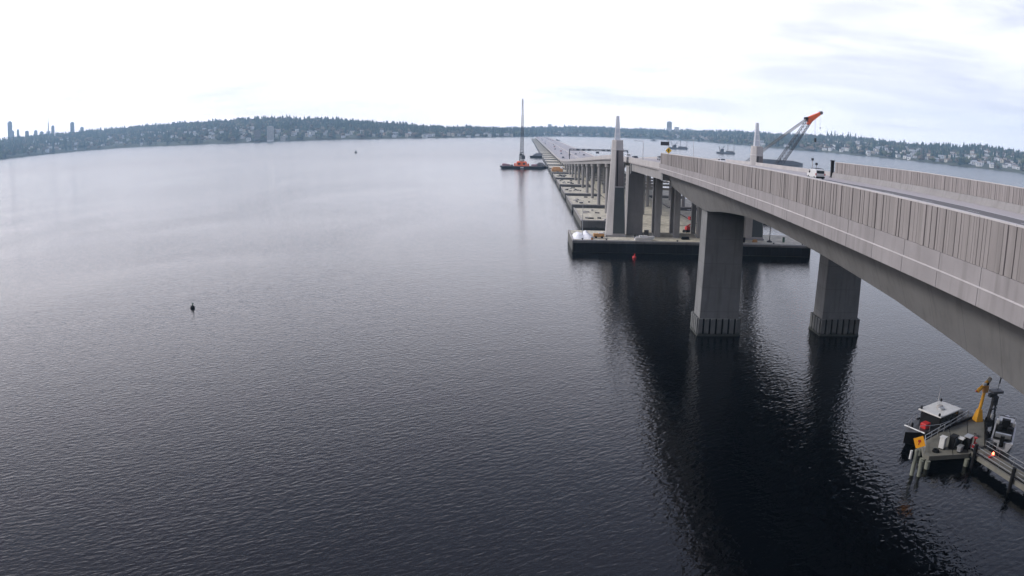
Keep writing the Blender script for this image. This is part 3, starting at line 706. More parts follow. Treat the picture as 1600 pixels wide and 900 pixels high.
# ---------------------------------------------------------------- things on the cross pontoon
def lump(name, m, pts, label, cat, h=1.0, seed=1):
    r = random.Random(seed); bm = bmesh.new()
    e = None
    nx, ny = 16, 10; (x0, x1, y0, y1) = pts; v = []; f = []
    for i in range(nx+1):
        for j in range(ny+1):
            u, w_ = i/nx, j/ny; ed = min(1, 6*min(u, 1-u))*min(1, 6*min(w_, 1-w_))
            z = ed**.5*(h*(.55+.45*mnoise.noise(Vector((u*4+seed, w_*3, seed*2.3)))+.12*mnoise.noise(Vector((u*13, w_*11, seed)))))
            v.append((x0+(x1-x0)*u+r.uniform(-.08, .08), y0+(y1-y0)*w_+r.uniform(-.08, .08), 3.35+max(0.0, z)))
    for i in range(nx):
        for j in range(ny): a = i*(ny+1)+j; f.append((a, a+ny+1, a+ny+2, a+1))
    bm.free(); o = MB().add(v, f).build(name, m, smooth=True); return tag(o, label, cat)
lump('tarp_covered_pile', 'white_tarp', (14.6, 20.6, 210.6, 219), 'white tarpaulin over a pile at the near left corner of the cross pontoon', 'tarpaulin', 2.2, 3)
e = empty('work_boat', (35.6, 211.3, 3.35), R(4), 'small white boat lying on the cross pontoon beside the grey columns', 'boat')
def boat_hull(Lh, B, H, sheer=.3, n=10, flat=False):
    v = []; f = []
    for i in range(n+1):
        t = i/n; x = -Lh/2+Lh*t; wd = B/2*(1-max(0, (t-.55)/.45)**2.2)+.02; zz = H+sheer*t*t
        v += [(x, -wd, zz), (x-(0.0), -wd*.62, .0 if t < .8 else H*.5*(t-.8)/.2), (x, wd*.62, .0 if t < .8 else H*.5*(t-.8)/.2), (x, wd, zz)]
    for i in range(n):
        a, b = 4*i, 4*i+4
        for k in range(3): f.append((a+k, b+k, b+k+1, a+k+1))
        f.append((a+3, b+3, b, a))
    f.append((0, 1, 2, 3)); f.append((4*n+3, 4*n+2, 4*n+1, 4*n)); return MB().add(v, f)
boat_hull(6, 2.1, .9).build('hull', 'hull_white', e); MB().box(-1.6, .8, -.5, .5, .95, 1.35).build('console', 'white', e)
MB().box(-3.15, -2.8, -.25, .25, .5, 1.5).build('outboard_motor', 'dark_steel', e)
e = empty('yellow_compressor', (22.3, 213.6, 3.35), R(3), 'orange yellow site machine between the white tarpaulin and the pylon', 'machine')
MB().box(-1.7, 1.5, -.8, .8, .35, 1.35).build('housing', 'ochre_cargo', e, bevel=.15); MB().box(-.2, 1.2, -.6, .6, 1.38, 1.62).build('lid', 'white', e, bevel=.05)
for x in (-1.0, .8): MB().tube((x, -.95, .35), (x, .95, .35), .34, .34, 12).build('wheel', 'rubber', e)
MB().tube((1.5, 0, .4), (2.6, 0, .3), .06).build('drawbar', 'dark_steel', e)
e = empty('mast_pole', (17.2, 212.3, 3.35), 0, 'thin upright mast standing beside the white tarpaulin pile', 'pole')
MB().tube((0, 0, 0), (0, 0, 11.2), .12, .06).build('pole', 'galvanised', e); MB().lathe((0, 0, 0), [(.35, 0), (.3, .25), (.12, .3)]).build('foot', 'dark_steel', e)
e = empty('access_lift', (53.6, 233.0, 2.65), R(20), 'red and black boom lift parked in the shade between the pontoon columns', 'lift')
MB().box(-1.3, 1.3, -.9, .9, .45, 1.1).build('chassis', 'black', e)
for x in (-.95, .95):
    for y in (-1, 1): MB().tube((x, y*.75, .45), (x, y*1.15, .45), .45, .45, 12).build('wheel', 'rubber', e)
MB().cbox((0, 0, 1.7), (1.8, 1.3, 1.1)).build('turret', 'red', e, bevel=.1); MB().tube((-.6, 0, 2.2), (2.2, 0, 3.6), .22, .18).build('boom', 'red', e); MB().tube((2.2, 0, 3.6), (.6, -.3, 5.0), .16, .14).build('jib', 'orange', e)
MB().box(.0, 1.0, -.9, .3, 4.5, 5.5).build('basket', 'red', e)
for i, (x, y, dx, dy, h, m, nm, lab, cat) in enumerate([
    (19.9, 209.6, .7, .6, .6, 'ochre_cargo', 'tool_box', 'small orange tool box near the front edge of the cross pontoon', 'box'),
    (37.9, 222, 1.2, .9, 1.4, 'weathered_steel', 'steel_cabinet', 'rusty cabinet between the pier wall and the grey columns', 'cabinet'),
    (48.6, 214.2, 2.4, 1.3, .8, 'black', 'hose_bundle', 'dark bundle of hoses lying below the approach girder', 'bundle'),
    (56.4, 212, 1.7, .9, .5, 'ochre_cargo', 'timber_stack', 'low stack of timber near the first approach pier', 'stack'),
    (70.2, 212.5, 1.6, 1.1, .5, 'ochre_cargo', 'timber_stack', 'flat brown stack seen between the two approach piers', 'stack'),
    (66.3, 211, .5, .5, 1.5, 'black', 'fire_cabinet', 'dark upright cabinet seen through the gap between the approach piers', 'cabinet'),
    (80.2, 214, .6, .6, 1.5, 'green', 'portable_cabinet', 'green cabinet near the right end of the cross pontoon', 'cabinet')]):
    e = empty(nm, (x, y, 3.35), R(8*i), lab, cat)
    n_ = 3 if 'stack' in nm or 'bundle' in nm else 1
    if n_ == 1:
        MB().box(-dx/2, dx/2, -dy/2, dy/2, .1, h).build('body', m, e, bevel=.04); MB().box(-dx/2-.04, dx/2+.04, -dy/2-.04, dy/2+.04, h+.002, h+.08).build('lid', 'dark_steel', e); MB().box(-dx/2+.05, dx/2-.05, -dy/2+.05, dy/2-.05, -.0, .1).build('skid', 'timber', e)
    else:
        for r_ in range(3):
            for c_ in range(3-r_): MB().tube((-dx/2, (c_-1+r_*.5)*dy/3, .17+r_*.28), (dx/2, (c_-1+r_*.5)*dy/3, .17+r_*.28), .15, .15, 7).build('log' if 'timber' in nm else 'hose', m, e)
e = empty('deck_post', (75.4, 213.6, 3.35), 0, 'thin dark post on the cross pontoon right of the second pylon', 'post')
MB().tube((0, 0, 0), (0, 0, 5.4), .14, .12).build('post', 'black', e); MB().lathe((0, 0, 0), [(.9, 0), (.8, .3), (.2, .6)]).build('foot', 'dark_steel', e)
def buoy(p, r, m, label, topm=None, mast=True):
    e = empty('mooring_buoy', (p.x, p.y, 0), 0, label, 'buoy')
    MB().lathe((0, 0, 0), [(r*.7, -.3), (r, -.05), (r, r*.55), (r*.75, r*.95), (r*.2, r*1.2)], 14).build('float', m, e, smooth=True)
    MB().tube((0, 0, r*1.1), (.12, 0, r*1.7), r*.28, r*.2).build('marker_post', topm or m, e)
    MB().lathe((0.12, 0, r*1.7), [(r*.34, 0), (r*.34, r*.4), (.02, r*.55)], 8).build('top_mark', topm or m, e); return e
buoy(at_z(301, 481.5, 0), .5, 'black', 'black mooring buoy with green marker alone on the open water at left', 'green')
buoy(at_z(556, 239, 0), 1.8, 'dark_steel', 'tiny dark buoy far out on the water below the left shore')
buoy(at_z(991, 403, 0), .55, 'red', 'small red buoy floating in front of the cross pontoon')

# ---------------------------------------------------------------- roadway furniture
e = empty('diamond_warning_sign', (30.4, 153.6, 27.3), 0, 'yellow diamond warning sign on a post where the ribbed wall begins', 'sign')
MB().tube((0, 0, 0), (0, 0, 6.6), .07).build('post', 'galvanised', e)
s_ = MB().frustum([(-.68, -.11, 4.1), (0, -.11, 3.42), (.68, -.11, 4.1), (0, -.11, 4.78)], [(-.68, -.07, 4.1), (0, -.07, 3.42), (.68, -.07, 4.1), (0, -.07, 4.78)]).build('diamond_plate', 'sign_yellow', e)
MB().add([(-.08, -.115, 3.75), (.08, -.115, 3.75), (.08, -.115, 4.15), (.24, -.115, 4.15), (0, -.115, 4.45), (-.24, -.115, 4.15), (-.08, -.115, 4.15)], [(0, 1, 2, 3, 4, 5, 6)]).build('symbol', 'black', s_)
MB().box(-1.75, .1, -.1, -.05, 5.15, 5.95).build('guide_panel', 'sign_dark', e)
e = empty('sign_gantry', (32, 525, road_z(525)), 0, 'grey sign gantry spanning the descending roadway', 'gantry')
for x in (0, 42): MB().box(x-.3, x+.3, -.3, .3, 0, 8.4).build('post', 'dark_steel', e)
for z in (7.6, 8.5): MB().tube((0, 0, z), (42, 0, z), .22).build('truss_chord', 'dark_steel', e)
mb = MB()
for k in range(21): mb.tube((2*k, 0, 7.6 if k % 2 else 8.5), (2*k+2, 0, 8.5 if k % 2 else 7.6), .12, .12, 4)
mb.build('truss_web', 'dark_steel', e)
for x in (6, 10, 14, 24.5, 28): MB().box(x-1.0, x+1.0, -.5, -.2, 7.3, 8.8).build('lane_control_panel', 'sign_dark', e)
MB().box(19, 21.2, -.9, -.3, 5.6, 7.0).build('camera_box', 'sign_dark', e)
def lamp_post(x, y, h, label, arm=-1):
    e = empty('lamp_post', (x, y, road_z(y)), 0, label, 'lamp post')
    MB().tube((0, 0, 0), (0, 0, h), .11, .07).build('pole', 'galvanised', e)
    MB().tube((0, 0, h), (arm*2.4, 0, h+.15), .06).build('arm', 'galvanised', e)
    MB().cbox((arm*2.6, 0, h+.1), (.8, .3, .14)).build('luminaire', 'grey_steel', e)
    MB().lathe((0, 0, 0), [(.26, 0), (.24, .3), (.12, .5)], 8).build('base', 'concrete', e)
lamp_post(37.3, 230, 5.9, 'slender street lamp on the roadway right of the near pylon')
lamp_post(70, 300, 9, 'thin street lamp far along the descending roadway', -1)
for (px, py, h, lab) in ((1269, 262, 2.6, 'slim grey post with box on the roadway behind the white van'), (1275.5, 262, 1.6, 'short dark post beside the roof of the white van')):
    p = at_y(px, py, 160); e = empty('roadside_post', (p.x, 160, road_z(160)), 0, lab, 'post')
    MB().tube((0, 0, 0), (0, 0, h+1.0), .1).build('post', 'galvanised', e); MB().cbox((0, 0, h+1.0), (.5, .4, .55)).build('cabinet', 'dark_steel', e)
e = empty('wall_end_post', (67.3, 151.2, road_z(151)), 0, 'dark steel post at the end of the far ribbed wall', 'post')
MB().box(-.3, .3, -.3, .3, 0, 3.6).build('post', 'black', e); MB().box(-.42, .42, -.42, .42, 3.6, 3.8).build('cap', 'black', e); MB().box(-.5, .5, -.5, .5, 0, .12).build('foot_plate', 'dark_steel', e)

# white van driving away
def van():
    vx, vy = 57.6, 137.5
    e = empty('white_van', (vx, vy, road_z(vy)+.012), R(-1.5), 'white van with roof rack driving away on the approach roadway', 'van')
    pf = [(-2.5, .45), (2.45, .45), (2.6, .7), (2.55, 1.15), (1.75, 1.3), (1.0, 2.0), (-2.45, 2.05), (-2.58, 1.2)]
    mb = MB(); n_ = len(pf)
    v = [(-.93, y, z) for y, z in pf]+[(.93, y, z) for y, z in pf]
    mb.add(v, [tuple(range(n_)), tuple(range(2*n_-1, n_-1, -1))]+[(i, (i+1) % n_, n_+(i+1) % n_, n_+i) for i in range(n_)])
    b = mb.build('body', 'white', e, bevel=.07)
    for x in (-.94, .94):
        MB().add([(x, .75, 1.32), (x, 1.62, 1.32), (x, 1.02, 1.88), (x, .75, 1.88)], [(0, 1, 2, 3)]).build('side_window', 'glass_dark', b)
        for y in (-1.6, 1.65):
            w_ = MB().tube((x*.86, y, .36), (x*1.03, y, .36), .36, .36, 16).build('tyre', 'rubber', e); MB().tube((x*1.031, y, .36), (x*1.045, y, .36), .2, .2, 10).build('rim', 'galvanised', w_)
        MB().box(x-.1 if x < 0 else x-.08, x+.08 if x < 0 else x+.1, -2.66, -2.5, .95, 1.35).build('tail_lamp', 'tail_red', b)
        MB().cbox((x*1.12, .95, 1.35), (.2, .1, .25)).build('mirror', 'black', b)
    MB().box(-.78, .78, -2.6, -2.54, 1.3, 1.85).build('rear_window', 'glass_dark', b)
    MB().add([(-.85, 1.74, 1.35), (.85, 1.74, 1.35), (.8, 1.08, 1.97), (-.8, 1.08, 1.97)], [(0, 1, 2, 3)]).build('windscreen', 'glass_dark', b)
    MB().box(-.9, .9, -2.75, -2.52, .38, .72).build('rear_bumper', 'black', e); MB().box(-.9, .9, 2.5, 2.72, .38, .68).build('front_bumper', 'black', e)
    rk = MB()
    for y in (-2, -.7, .6): rk.tube((-.85, y, 2.2), (.85, y, 2.2), .035, .035, 5)
    for x in (-.8, .8): rk.tube((x, -2.2, 2.22), (x, .8, 2.22), .035, .035, 5)
    for x in (-.8, .8):
        for y in (-2, .6): rk.tube((x, y, 2.02), (x, y, 2.22), .03, .03, 5)
    rk.build('roof_rack', 'dark_steel', e)
van()
# small cars on the floating roadway
def car_mesh(m):
    mb = MB(); pf = [(-2.1, .35), (2.1, .35), (2.15, .75), (1.2, .9), (.6, 1.42), (-1.2, 1.45), (-1.95, .95), (-2.15, .85)]
    n_ = len(pf); v = [(-.88, y, z) for y, z in pf]+[(.88, y, z) for y, z in pf]
    mb.add(v, [tuple(range(n_)), tuple(range(2*n_-1, n_-1, -1))]+[(i, (i+1) % n_, n_+(i+1) % n_, n_+i) for i in range(n_)])
    k0 = len(mb.f)
    for x in (-.89, .89): mb.add([(x, .95, .92), (x, .55, 1.35), (x, -1.15, 1.37), (x, -1.7, .95)], [(0, 1, 2, 3)])
    mb.add([(-.75, 1.22, .94), (.75, 1.22, .94), (.7, .64, 1.40), (-.7, .64, 1.40)], [(0, 1, 2, 3)]); mb.add([(-.75, -1.94, 1.0), (.75, -1.94, 1.0), (.7, -1.25, 1.42), (-.7, -1.25, 1.42)], [(0, 1, 2, 3)])
    for x in (-.8, .8):
        for y in (-1.35, 1.35): mb.tube((x-.12, y, .33), (x+.12, y, .33), .33, .33, 10)
    me = bpy.data.meshes.new('car'); me.from_pydata(mb.v, [], mb.f); me.materials.append(MATS[m]); me.materials.append(MATS['glass_dark'])
    me.polygons.foreach_set('material_index', [0]*k0+[1]*(len(mb.f)-k0)); me.update(); return me
CM = {c: car_mesh(c) for c in ('car_white', 'car_dark', 'car_grey', 'car_red', 'car_blue')}
WORD = dict(car_white='white', car_dark='dark', car_grey='grey', car_red='red', car_blue='blue')
lanes = [36, 39.8, 43.6, 47, 55, 58.6, 62.2]
for i in range(46):
    y = 300*math.exp(rnd.random()*2.0); x = rnd.choice(lanes); c = rnd.choice(['car_white', 'car_white', 'car_dark', 'car_dark', 'car_grey', 'car_red', 'car_blue'])
    o = bpy.data.objects.new('car', CM[c]); COL.objects.link(o); sl_ = math.atan2(road_z(y+3)-road_z(y-3), 6)
    o.location = (x, y, road_z(y)+.03); o.rotation_euler = (sl_ if x > 50 else -sl_, 0, 0 if x > 50 else math.pi)
    tag(o, *(lambda q_: (q_, 'car', 'cars on the floating bridge'))('tiny %s car in lane %d from the left, %s' % (WORD[c], lanes.index(x)+1, 'on the sloping stretch before the gantry' if y < 525 else 'on the flat roadway beyond the gantry' if y < 1100 else 'near the far end of the roadway')))
for (x, y, c, lab) in ((43.5, 232, 'car_grey', 'grey car beside the slender street lamp'), (62, 226, 'car_white', 'white car partly hidden right of the second pylon'), (60, 275, 'car_dark', 'dark car just beyond the second pylon'), (38, 268, 'car_white', 'white car half hidden left of the near pylon')):
    o = bpy.data.objects.new('car', CM[c]); COL.objects.link(o); o.location = (x, y, road_z(y)+.03); o.rotation_euler = (-.02, 0, 0 if x > 50 else math.pi); tag(o, lab, 'car')

# ================================================================= CRANES AND BARGES
def barge(e, x0, x1, y0, y1, z1, m='black', rake=3.0):
    MB().frustum([(x0+rake, y0+.5, -1), (x1-rake, y0+.5, -1), (x1-rake, y1-.5, -1), (x0+rake, y1-.5, -1)], [(x0, y0, z1), (x1, y0, z1), (x1, y1, z1), (x0, y1, z1)]).build('hull', m, e)
    MB().box(x0+.4, x1-.4, y0+.4, y1-.4, z1+.003, z1+.06).build('deck', 'weathered_steel', e)
# left derrick barge
p = at_z(815, 263, 0)
e = empty('derrick_barge', (p.x, p.y, 0), R(1), 'tall lattice crane with orange house on a black barge left of the bridge', 'crane barge')
barge(e, -19, 18, -7, 8, 2.0)
hs_ = MB().frustum([(-5, -4, 2.1), (5, -4, 2.1), (5, 4, 2.1), (-5, 4, 2.1)], [(-4.4, -3.6, 5.6), (4.4, -3.6, 5.6), (4, 3.6, 6.2), (-4, 3.6, 6.2)]).build('machinery_house', 'orange', e, bevel=.15)
MB().box(-3.2, -1.2, -4.05, -3.7, 3.4, 4.8).build('window', 'glass_dark', hs_); MB().box(1.0, 3.0, -4.05, -3.7, 3.4, 4.8).build('window', 'glass_dark', hs_)
MB().box(-6.6, -5.1, -2.5, 2.5, 2.1, 4.4).build('winch_housing', 'orange', e); MB().box(5.1, 6.4, -2.5, 2.5, 2.1, 4.2).build('winch_housing', 'orange', e)
MB().box(-1.8, 1.8, -3, 1.0, 6.25, 7.1).build('light_roof', 'boom_pale', e)
MB().lattice((0, 1, 7.0), (0, 0, 14), 3.9, 3.2, 3, .28, (0, 1, 0), .2).build('boom_foot', 'boom_dark', e)
MB().lattice((0, 0, 14), (.2, 2, 26), 2.8, 2.4, 5, .2, (0, 1, 0), .13).build('boom_lower', 'boom_dark', e)
MB().lattice((.2, 2, 26), (.4, 6, 46), 2.3, 1.7, 9, .17, (0, 1, 0), .11).build('boom_middle', 'boom_dark', e)
MB().lattice((.4, 6, 46), (.5, 9, 61), 1.6, .7, 8, .13, (0, 1, 0), .09).build('boom_tip', 'boom_dark', e)
MB().cbox((1.4, -1.0, 9.6), (3.0, 2.0, 3.2)).build('operator_cab', 'dark_steel', e, bevel=.1); MB().cbox((-.8, -1.5, 12), (2.2, 1.2, 1.2)).build('sheave_block', 'black', e)
for x in (-.7, .7): MB().tube((x, 4, 6), (x*.4, 9, 60.5), .05, .05, 4).build('pendant', 'dark_steel', e)
for (x, y, d, m) in ((-15, -2, (4, 3, 2.2), 'pink_cargo'), (-12, 1, (3, 3, 1.5), 'pink_cargo'), (11, -2, (5, 3, 1.8), 'pink_cargo'), (14.5, 1, (3.4, 4, 2.2), 'weathered_steel'), (-8.6, -3, (2.2, 2, 1.4), 'weathered_steel')):
    MB().cbox((x, y, 2.06+d[2]/2), d, rnd.uniform(-.3, .3)).build('deck_load', m, e, bevel=.3)
MB().box(-1.2, 1.6, -7.25, -7.02, .5, 1.5).build('name_board', 'white', e)
p = at_z(841, 263, 0)
e = empty('supply_barge', (p.x+2.0, p.y+2, 0), R(4), 'black flat barge with tarped load moored between crane barge and pontoon', 'barge')
barge(e, -7.5, 7.5, -4, 4, 1.7, rake=1.2); MB().frustum([(-5, -3, 1.8), (5, -3, 1.8), (5, 3, 1.8), (-5, 3, 1.8)], [(-2, -1, 5.2), (1.5, -1, 5.0), (2, 1, 5.0), (-2, 1, 4.8)]).build('load', 'weathered_steel', e, bevel=.4)
p = at_z(842, 246.5, 0)
e = empty('supply_barge', (p.x, p.y, 0), R(2), 'smaller dark barge with rounded load further along the floating bridge', 'barge')
barge(e, -11, 8, -4, 5, 2.2, rake=1.5); MB().frustum([(-8, -3, 2.3), (6, -3, 2.3), (6, 4, 2.3), (-8, 4, 2.3)], [(-4, -1, 5.4), (2.5, -1, 5.8), (3, 1, 5.6), (-4, 2, 5.2)]).build('load', 'hull_grey', e, bevel=.5)
p = at_z(868, 262, 2.7)
e = empty('material_stack', (24.6, 560, 2.75), 0, 'orange brown stack of materials on a side pontoon beside the roadway bend', 'stack')
MB().cbox((0, -8, 1.2), (8.5, 7, 2.4)).build('load', 'ochre_cargo', e, bevel=.5); MB().cbox((-.6, -8, 2.9), (5.5, 4, 1.0)).build('upper_load', 'ochre_cargo', e, bevel=.3); MB().cbox((3.6, -8, 2.0), (1.6, 5, 3.4)).build('cover', 'white_tarp', e, bevel=.2)

# right derrick crane (base hidden behind the approach bridge)
Yc = 300.0
tipo = at_y(1266, 186, Yc); tip = at_y(1282.5, 176.5, Yc); b1 = at_y(1217, 256, Yc)
dirv = (tipo-b1).normalized(); foot = b1 + dirv*(-(b1.z-6)/dirv.z)
e = empty('derrick_crane', (foot.x, Yc, 0), 0, 'lattice boom crane with orange boom tip reaching up behind the roadway', 'crane')
o_ = Vector((foot.x, Yc, 0)); lf = lambda v_: v_-o_
barge(e, -26, 20, -9, 9, 2.4)
MB().cbox((-7, 0, 5), (11, 7, 5)).build('machinery_house', 'orange', e, bevel=.2); MB().cbox((2, -3, 4.6), (2.4, 2, 3)).build('operator_cab', 'white', e, bevel=.1)
MB().tube((0, -2.6, 2.45), (0, -1.2, 6), .5).build('boom_hinge', 'dark_steel', e); MB().tube((0, 2.6, 2.45), (0, 1.2, 6), .5).build('boom_hinge', 'dark_steel', e)
mid1 = foot+(tipo-foot)*.62
MB().lattice(lf(foot), lf(mid1), 2.4, 2.4, 18, .14, (0, 1, 0), .075).build('boom_lower', 'boom_dark', e)
MB().lattice(lf(mid1), lf(tipo), 2.4, 2.1, 11, .14, (0, 1, 0), .075).build('boom_upper', 'boom_dark', e)
q = lf(tipo); w_ = lf(tip); nrm = Vector((-(w_-q).z, 0, (w_-q).x)).normalized()
a0 = q-(w_-q)*.28
mb = MB(); hw = 1.15
mb.add([(a0+nrm*1.45)+Vector((0, s*hw, 0)) for s in (-1, 1)]+[(a0-nrm*1.45)+Vector((0, s*hw, 0)) for s in (-1, 1)]+[(w_+nrm*.55)+Vector((0, s*hw*.7, 0)) for s in (-1, 1)]+[(w_-nrm*.55)+Vector((0, s*hw*.7, 0)) for s in (-1, 1)],
       [(0, 1, 3, 2), (4, 6, 7, 5), (0, 2, 6, 4), (1, 5, 7, 3), (0, 4, 5, 1), (2, 3, 7, 6)])
tp = mb.build('boom_tip', 'orange', e, bevel=.12)
MB().tube(w_+Vector((0, -.9, 0)), w_+Vector((0, .9, 0)), .75, .75, 14).build('tip_sheave', 'weathered_steel', tp)
MB().tube(a0+nrm*1.2+Vector((0, -1.3, 0)), a0+nrm*1.2+Vector((0, 1.3, 0)), .55, .55, 12).build('pendant_sheave', 'black', tp)
MB().tube(a0-nrm*1.3+Vector((0, -1.3, 0)), a0-nrm*1.3+Vector((0, 1.3, 0)), .55, .55, 12).build('lower_sheave', 'orange', tp)
pa = lf(at_y(1264, 183, Yc)); pb0 = lf(at_y(1160, 257, Yc)); dv = (pb0-pa).normalized(); pb = pa+dv*((pa.z-10)/-dv.z)
nv = Vector((-dv.z, 0, dv.x)).normalized()
for k in range(7):
    of = nv*(k-3)*.2; MB().tube(pa+of*.75+Vector((0, (k % 3-1)*.5, 0)), pb+of*1.15+Vector((0, (k % 3-1)*.9, 0)), .13, .13, 5).build('pendant_line', 'boom_pale' if k % 2 else 'grey_steel', e)
MB().lattice((-16, 0, 2.4), pb+Vector((.5, 0, 0)), 2.2, 1.2, 5, .2, (0, 1, 0)).build('gantry_mast', 'boom_dark', e); MB().tube((-26, 0, 2.4), pb, .25).build('back_stay', 'dark_steel', e)
hk = lf(at_y(1274, 216, Yc)); hx = lf(at_y(1274, 186, Yc))
for s in (-.25, .25): MB().tube(hx+Vector((s, 0, 0)), hk+Vector((s, 0, 0)), .04, .04, 4).build('hoist_rope', 'grey_steel', e)
MB().cbox(hk-Vector((0, 0, .8)), (.9, .6, 1.7)).build('hook_block', 'dark_steel', e, bevel=.1)
h2 = lf(at_y(1281.5, 199, Yc)); MB().tube(lf(at_y(1281.5, 179, Yc)), h2, .04, .04, 4).build('whip_rope', 'grey_steel', e); MB().lathe(h2-Vector((0, 0, .6)), [(.05, 0), (.28, .2), (.28, .5), (.05, .7)], 8).build('whip_ball', 'dark_steel', e)
# long dark barge behind
p = at_z(1224, 258, 0)
e = empty('long_barge', (p.x, p.y, 0), R(-2), 'long dark hopper barge moored beyond the second pylon', 'barge')
MB().frustum([(-34, 0, -1), (24, 0, -1), (24, 10, -1), (-34, 10, -1)], [(-36, -.5, 5.2), (18, -.5, 5.6), (18, 10.5, 5.6), (-36, 10.5, 5.2)]).build('hull', 'hull_grey', e)
MB().frustum([(18.1, -.4, -1), (28, 3, -1), (28, 7, -1), (18.1, 10.4, -1)], [(18.1, -.4, 5.5), (29, 4, 3.6), (29, 6, 3.6), (18.1, 10.4, 5.5)]).build('bow', 'hull_grey', e)
MB().box(-33, 15, 1, 9, 5.62, 6.4).build('coaming', 'weathered_steel', e)
# distant work barges
def work_barge(px, py, wpx, label, seed):
    r = random.Random(seed); p = at_z(px, py, 0); d = math.hypot(p.x, p.y); W = wpx*d/FPX
    e = empty('work_barge', (p.x, p.y, 0), -math.atan2(p.x, p.y)*.8, label, 'barge')
    MB().frustum([(-W/2+2, 0, -1), (W/2-2, 0, -1), (W/2-2, 12, -1), (-W/2+2, 12, -1)], [(-W/2, -.4, 3.2), (W/2, -.4, 3.2), (W/2, 12.4, 3.2), (-W/2, 12.4, 3.2)]).build('hull', 'hull_grey', e)
    MB().cbox((-W*.18, 5, 6), (W*.16, 5, 5.6)).build('deckhouse', 'dark_steel', e, bevel=.2); MB().cbox((-W*.16, 5, 9.6), (W*.09, 4, 1.6)).build('wheelhouse', 'hull_white', e)
    MB().lattice((-W*.28, 5, 3.2), (-W*.36, 5, 14), 1.2, .8, 5, .2, (0, 1, 0)).build('crane_mast', 'boom_dark', e); MB().lattice((-W*.28, 5, 5), (-W*.05, 5, 15), 1.2, .6, 6, .2, (0, 1, 0)).build('crane_boom', 'boom_dark', e)
    for x in (W*.1, W*.42): MB().tube((x, 3, 3.2), (x, 3, 18), .5, .45).build('spud_pole', 'weathered_steel', e)
    MB().cbox((W*.2, 6, 4.4), (W*.4, 7, 2.4)).build('deck_load', 'weathered_steel', e, bevel=.3)
work_barge(1060, 233, 31, 'distant work barge with small crane right of the yellow sign', 1)
work_barge(1134, 240.5, 30, 'distant work barge with tall spud poles left of the second pylon', 2)
p = at_z(1022, 220.5, 0)
e = empty('anchored_launch', (p.x, p.y, 0), R(-8), 'dark launch near the far shore above the sign gantry', 'boat')
boat_hull(26, 6, 2.4).build('hull', 'hull_grey', e); MB().box(-6, 3, -2, 2, 2.6, 6).build('cabin', 'dark_steel', e, bevel=.2)
p = at_z(871, 220.5, 0)
e = empty('anchored_launch', (p.x, p.y, 0), R(-4), 'small dark boat on the water just right of the far floating roadway', 'boat')
boat_hull(16, 5, 2).build('hull', 'hull_grey', e); MB().box(-4, 2, -1.6, 1.6, 2.1, 4.6).build('cabin', 'dark_steel', e, bevel=.2)

# ================================================================= DOCK at lower right
DZ = 1.5
def D(px, py, z=DZ): return at_z(px, py, z)
dk = [D(1443, 709), D(1452, 713), D(1514, 709), D(1538, 696), D(1538, 655), D(1512, 651), D(1440, 692)]
dk = [(p.x, p.y) for p in dk]
dock = empty('maintenance_dock', (dk[2][0], dk[2][1], 0), 0, 'small grey work dock on piles under the bridge at lower right', 'dock')
bpy.context.view_layer.update()
OD = Vector((dk[2][0], dk[2][1], 0))
def DK(mb, name, m, parent=dock, **k):
    o = mb.build(name, m, parent, **k)
    o.matrix_parent_inverse = Matrix.Translation(-OD) if parent is dock else Matrix()
    return o
pl = DK(MB().prism(dk, DZ-.55, DZ), 'platform', 'dock_deck')
# deck joints cut the platform into slabs: thin steel cover strips
for (a, b) in (((1483, 668), (1489, 711)), ((1511, 652), (1512, 708))):
    A_, B_ = D(*a), D(*b); DK(MB().tube(A_+Vector((0, 0, .012)), B_+Vector((0, 0, .012)), .035, .035, 5), 'joint_strip', 'dark_gap', pl)
for (x, y) in dk: DK(MB().tube((x*.985+.6, y*.985+.9, -3), (x*.985+.6, y*.985+.9, DZ-.55), .32, .32, 10), 'pile', 'pile')
def rail(pts, parent, h=1.05, m='galvanised', step=1.8):
    for a, b in zip(pts[:-1], pts[1:]):
        a = Vector(a); b = Vector(b); n_ = max(1, round((b-a).length/step))
        for k in range(n_+1): DK(MB().tube(a+(b-a)*k/n_, a+(b-a)*k/n_+Vector((0, 0, h)), .045, .045, 6), 'rail_post', m, parent)
        for z in (h*.5, h): DK(MB().tube(a+Vector((0, 0, z)), b+Vector((0, 0, z)), .045, .045, 6), 'rail', m, parent)
P_ = lambda i, k=0.0: Vector((dk[i][0], dk[i][1], DZ))
rail([P_(0)+Vector((.2, .2, 0)), P_(6)+Vector((.2, -.2, 0)), P_(5)+Vector((-.3, -.3, 0))], pl)
# tyres along the right side
A_, B_ = P_(3), P_(4)
for k in range(8):
    c = A_+(B_-A_)*(k+.5)/8+Vector((.28, 0, -.1)); dr_ = (B_-A_).normalized(); sd_ = Vector((dr_.y, -dr_.x, 0))
    mb = MB(); 
    for i in range(12):
        t0, t1 = 2*math.pi*i/12, 2*math.pi*(i+1)/12
        mb.tube(c+dr_*.42*math.cos(t0)+Vector((0, 0, .42*math.sin(t0))), c+dr_*.42*math.cos(t1)+Vector((0, 0, .42*math.sin(t1))), .17, .17, 7)
    DK(mb, 'tyre_fender', 'rubber', pl)
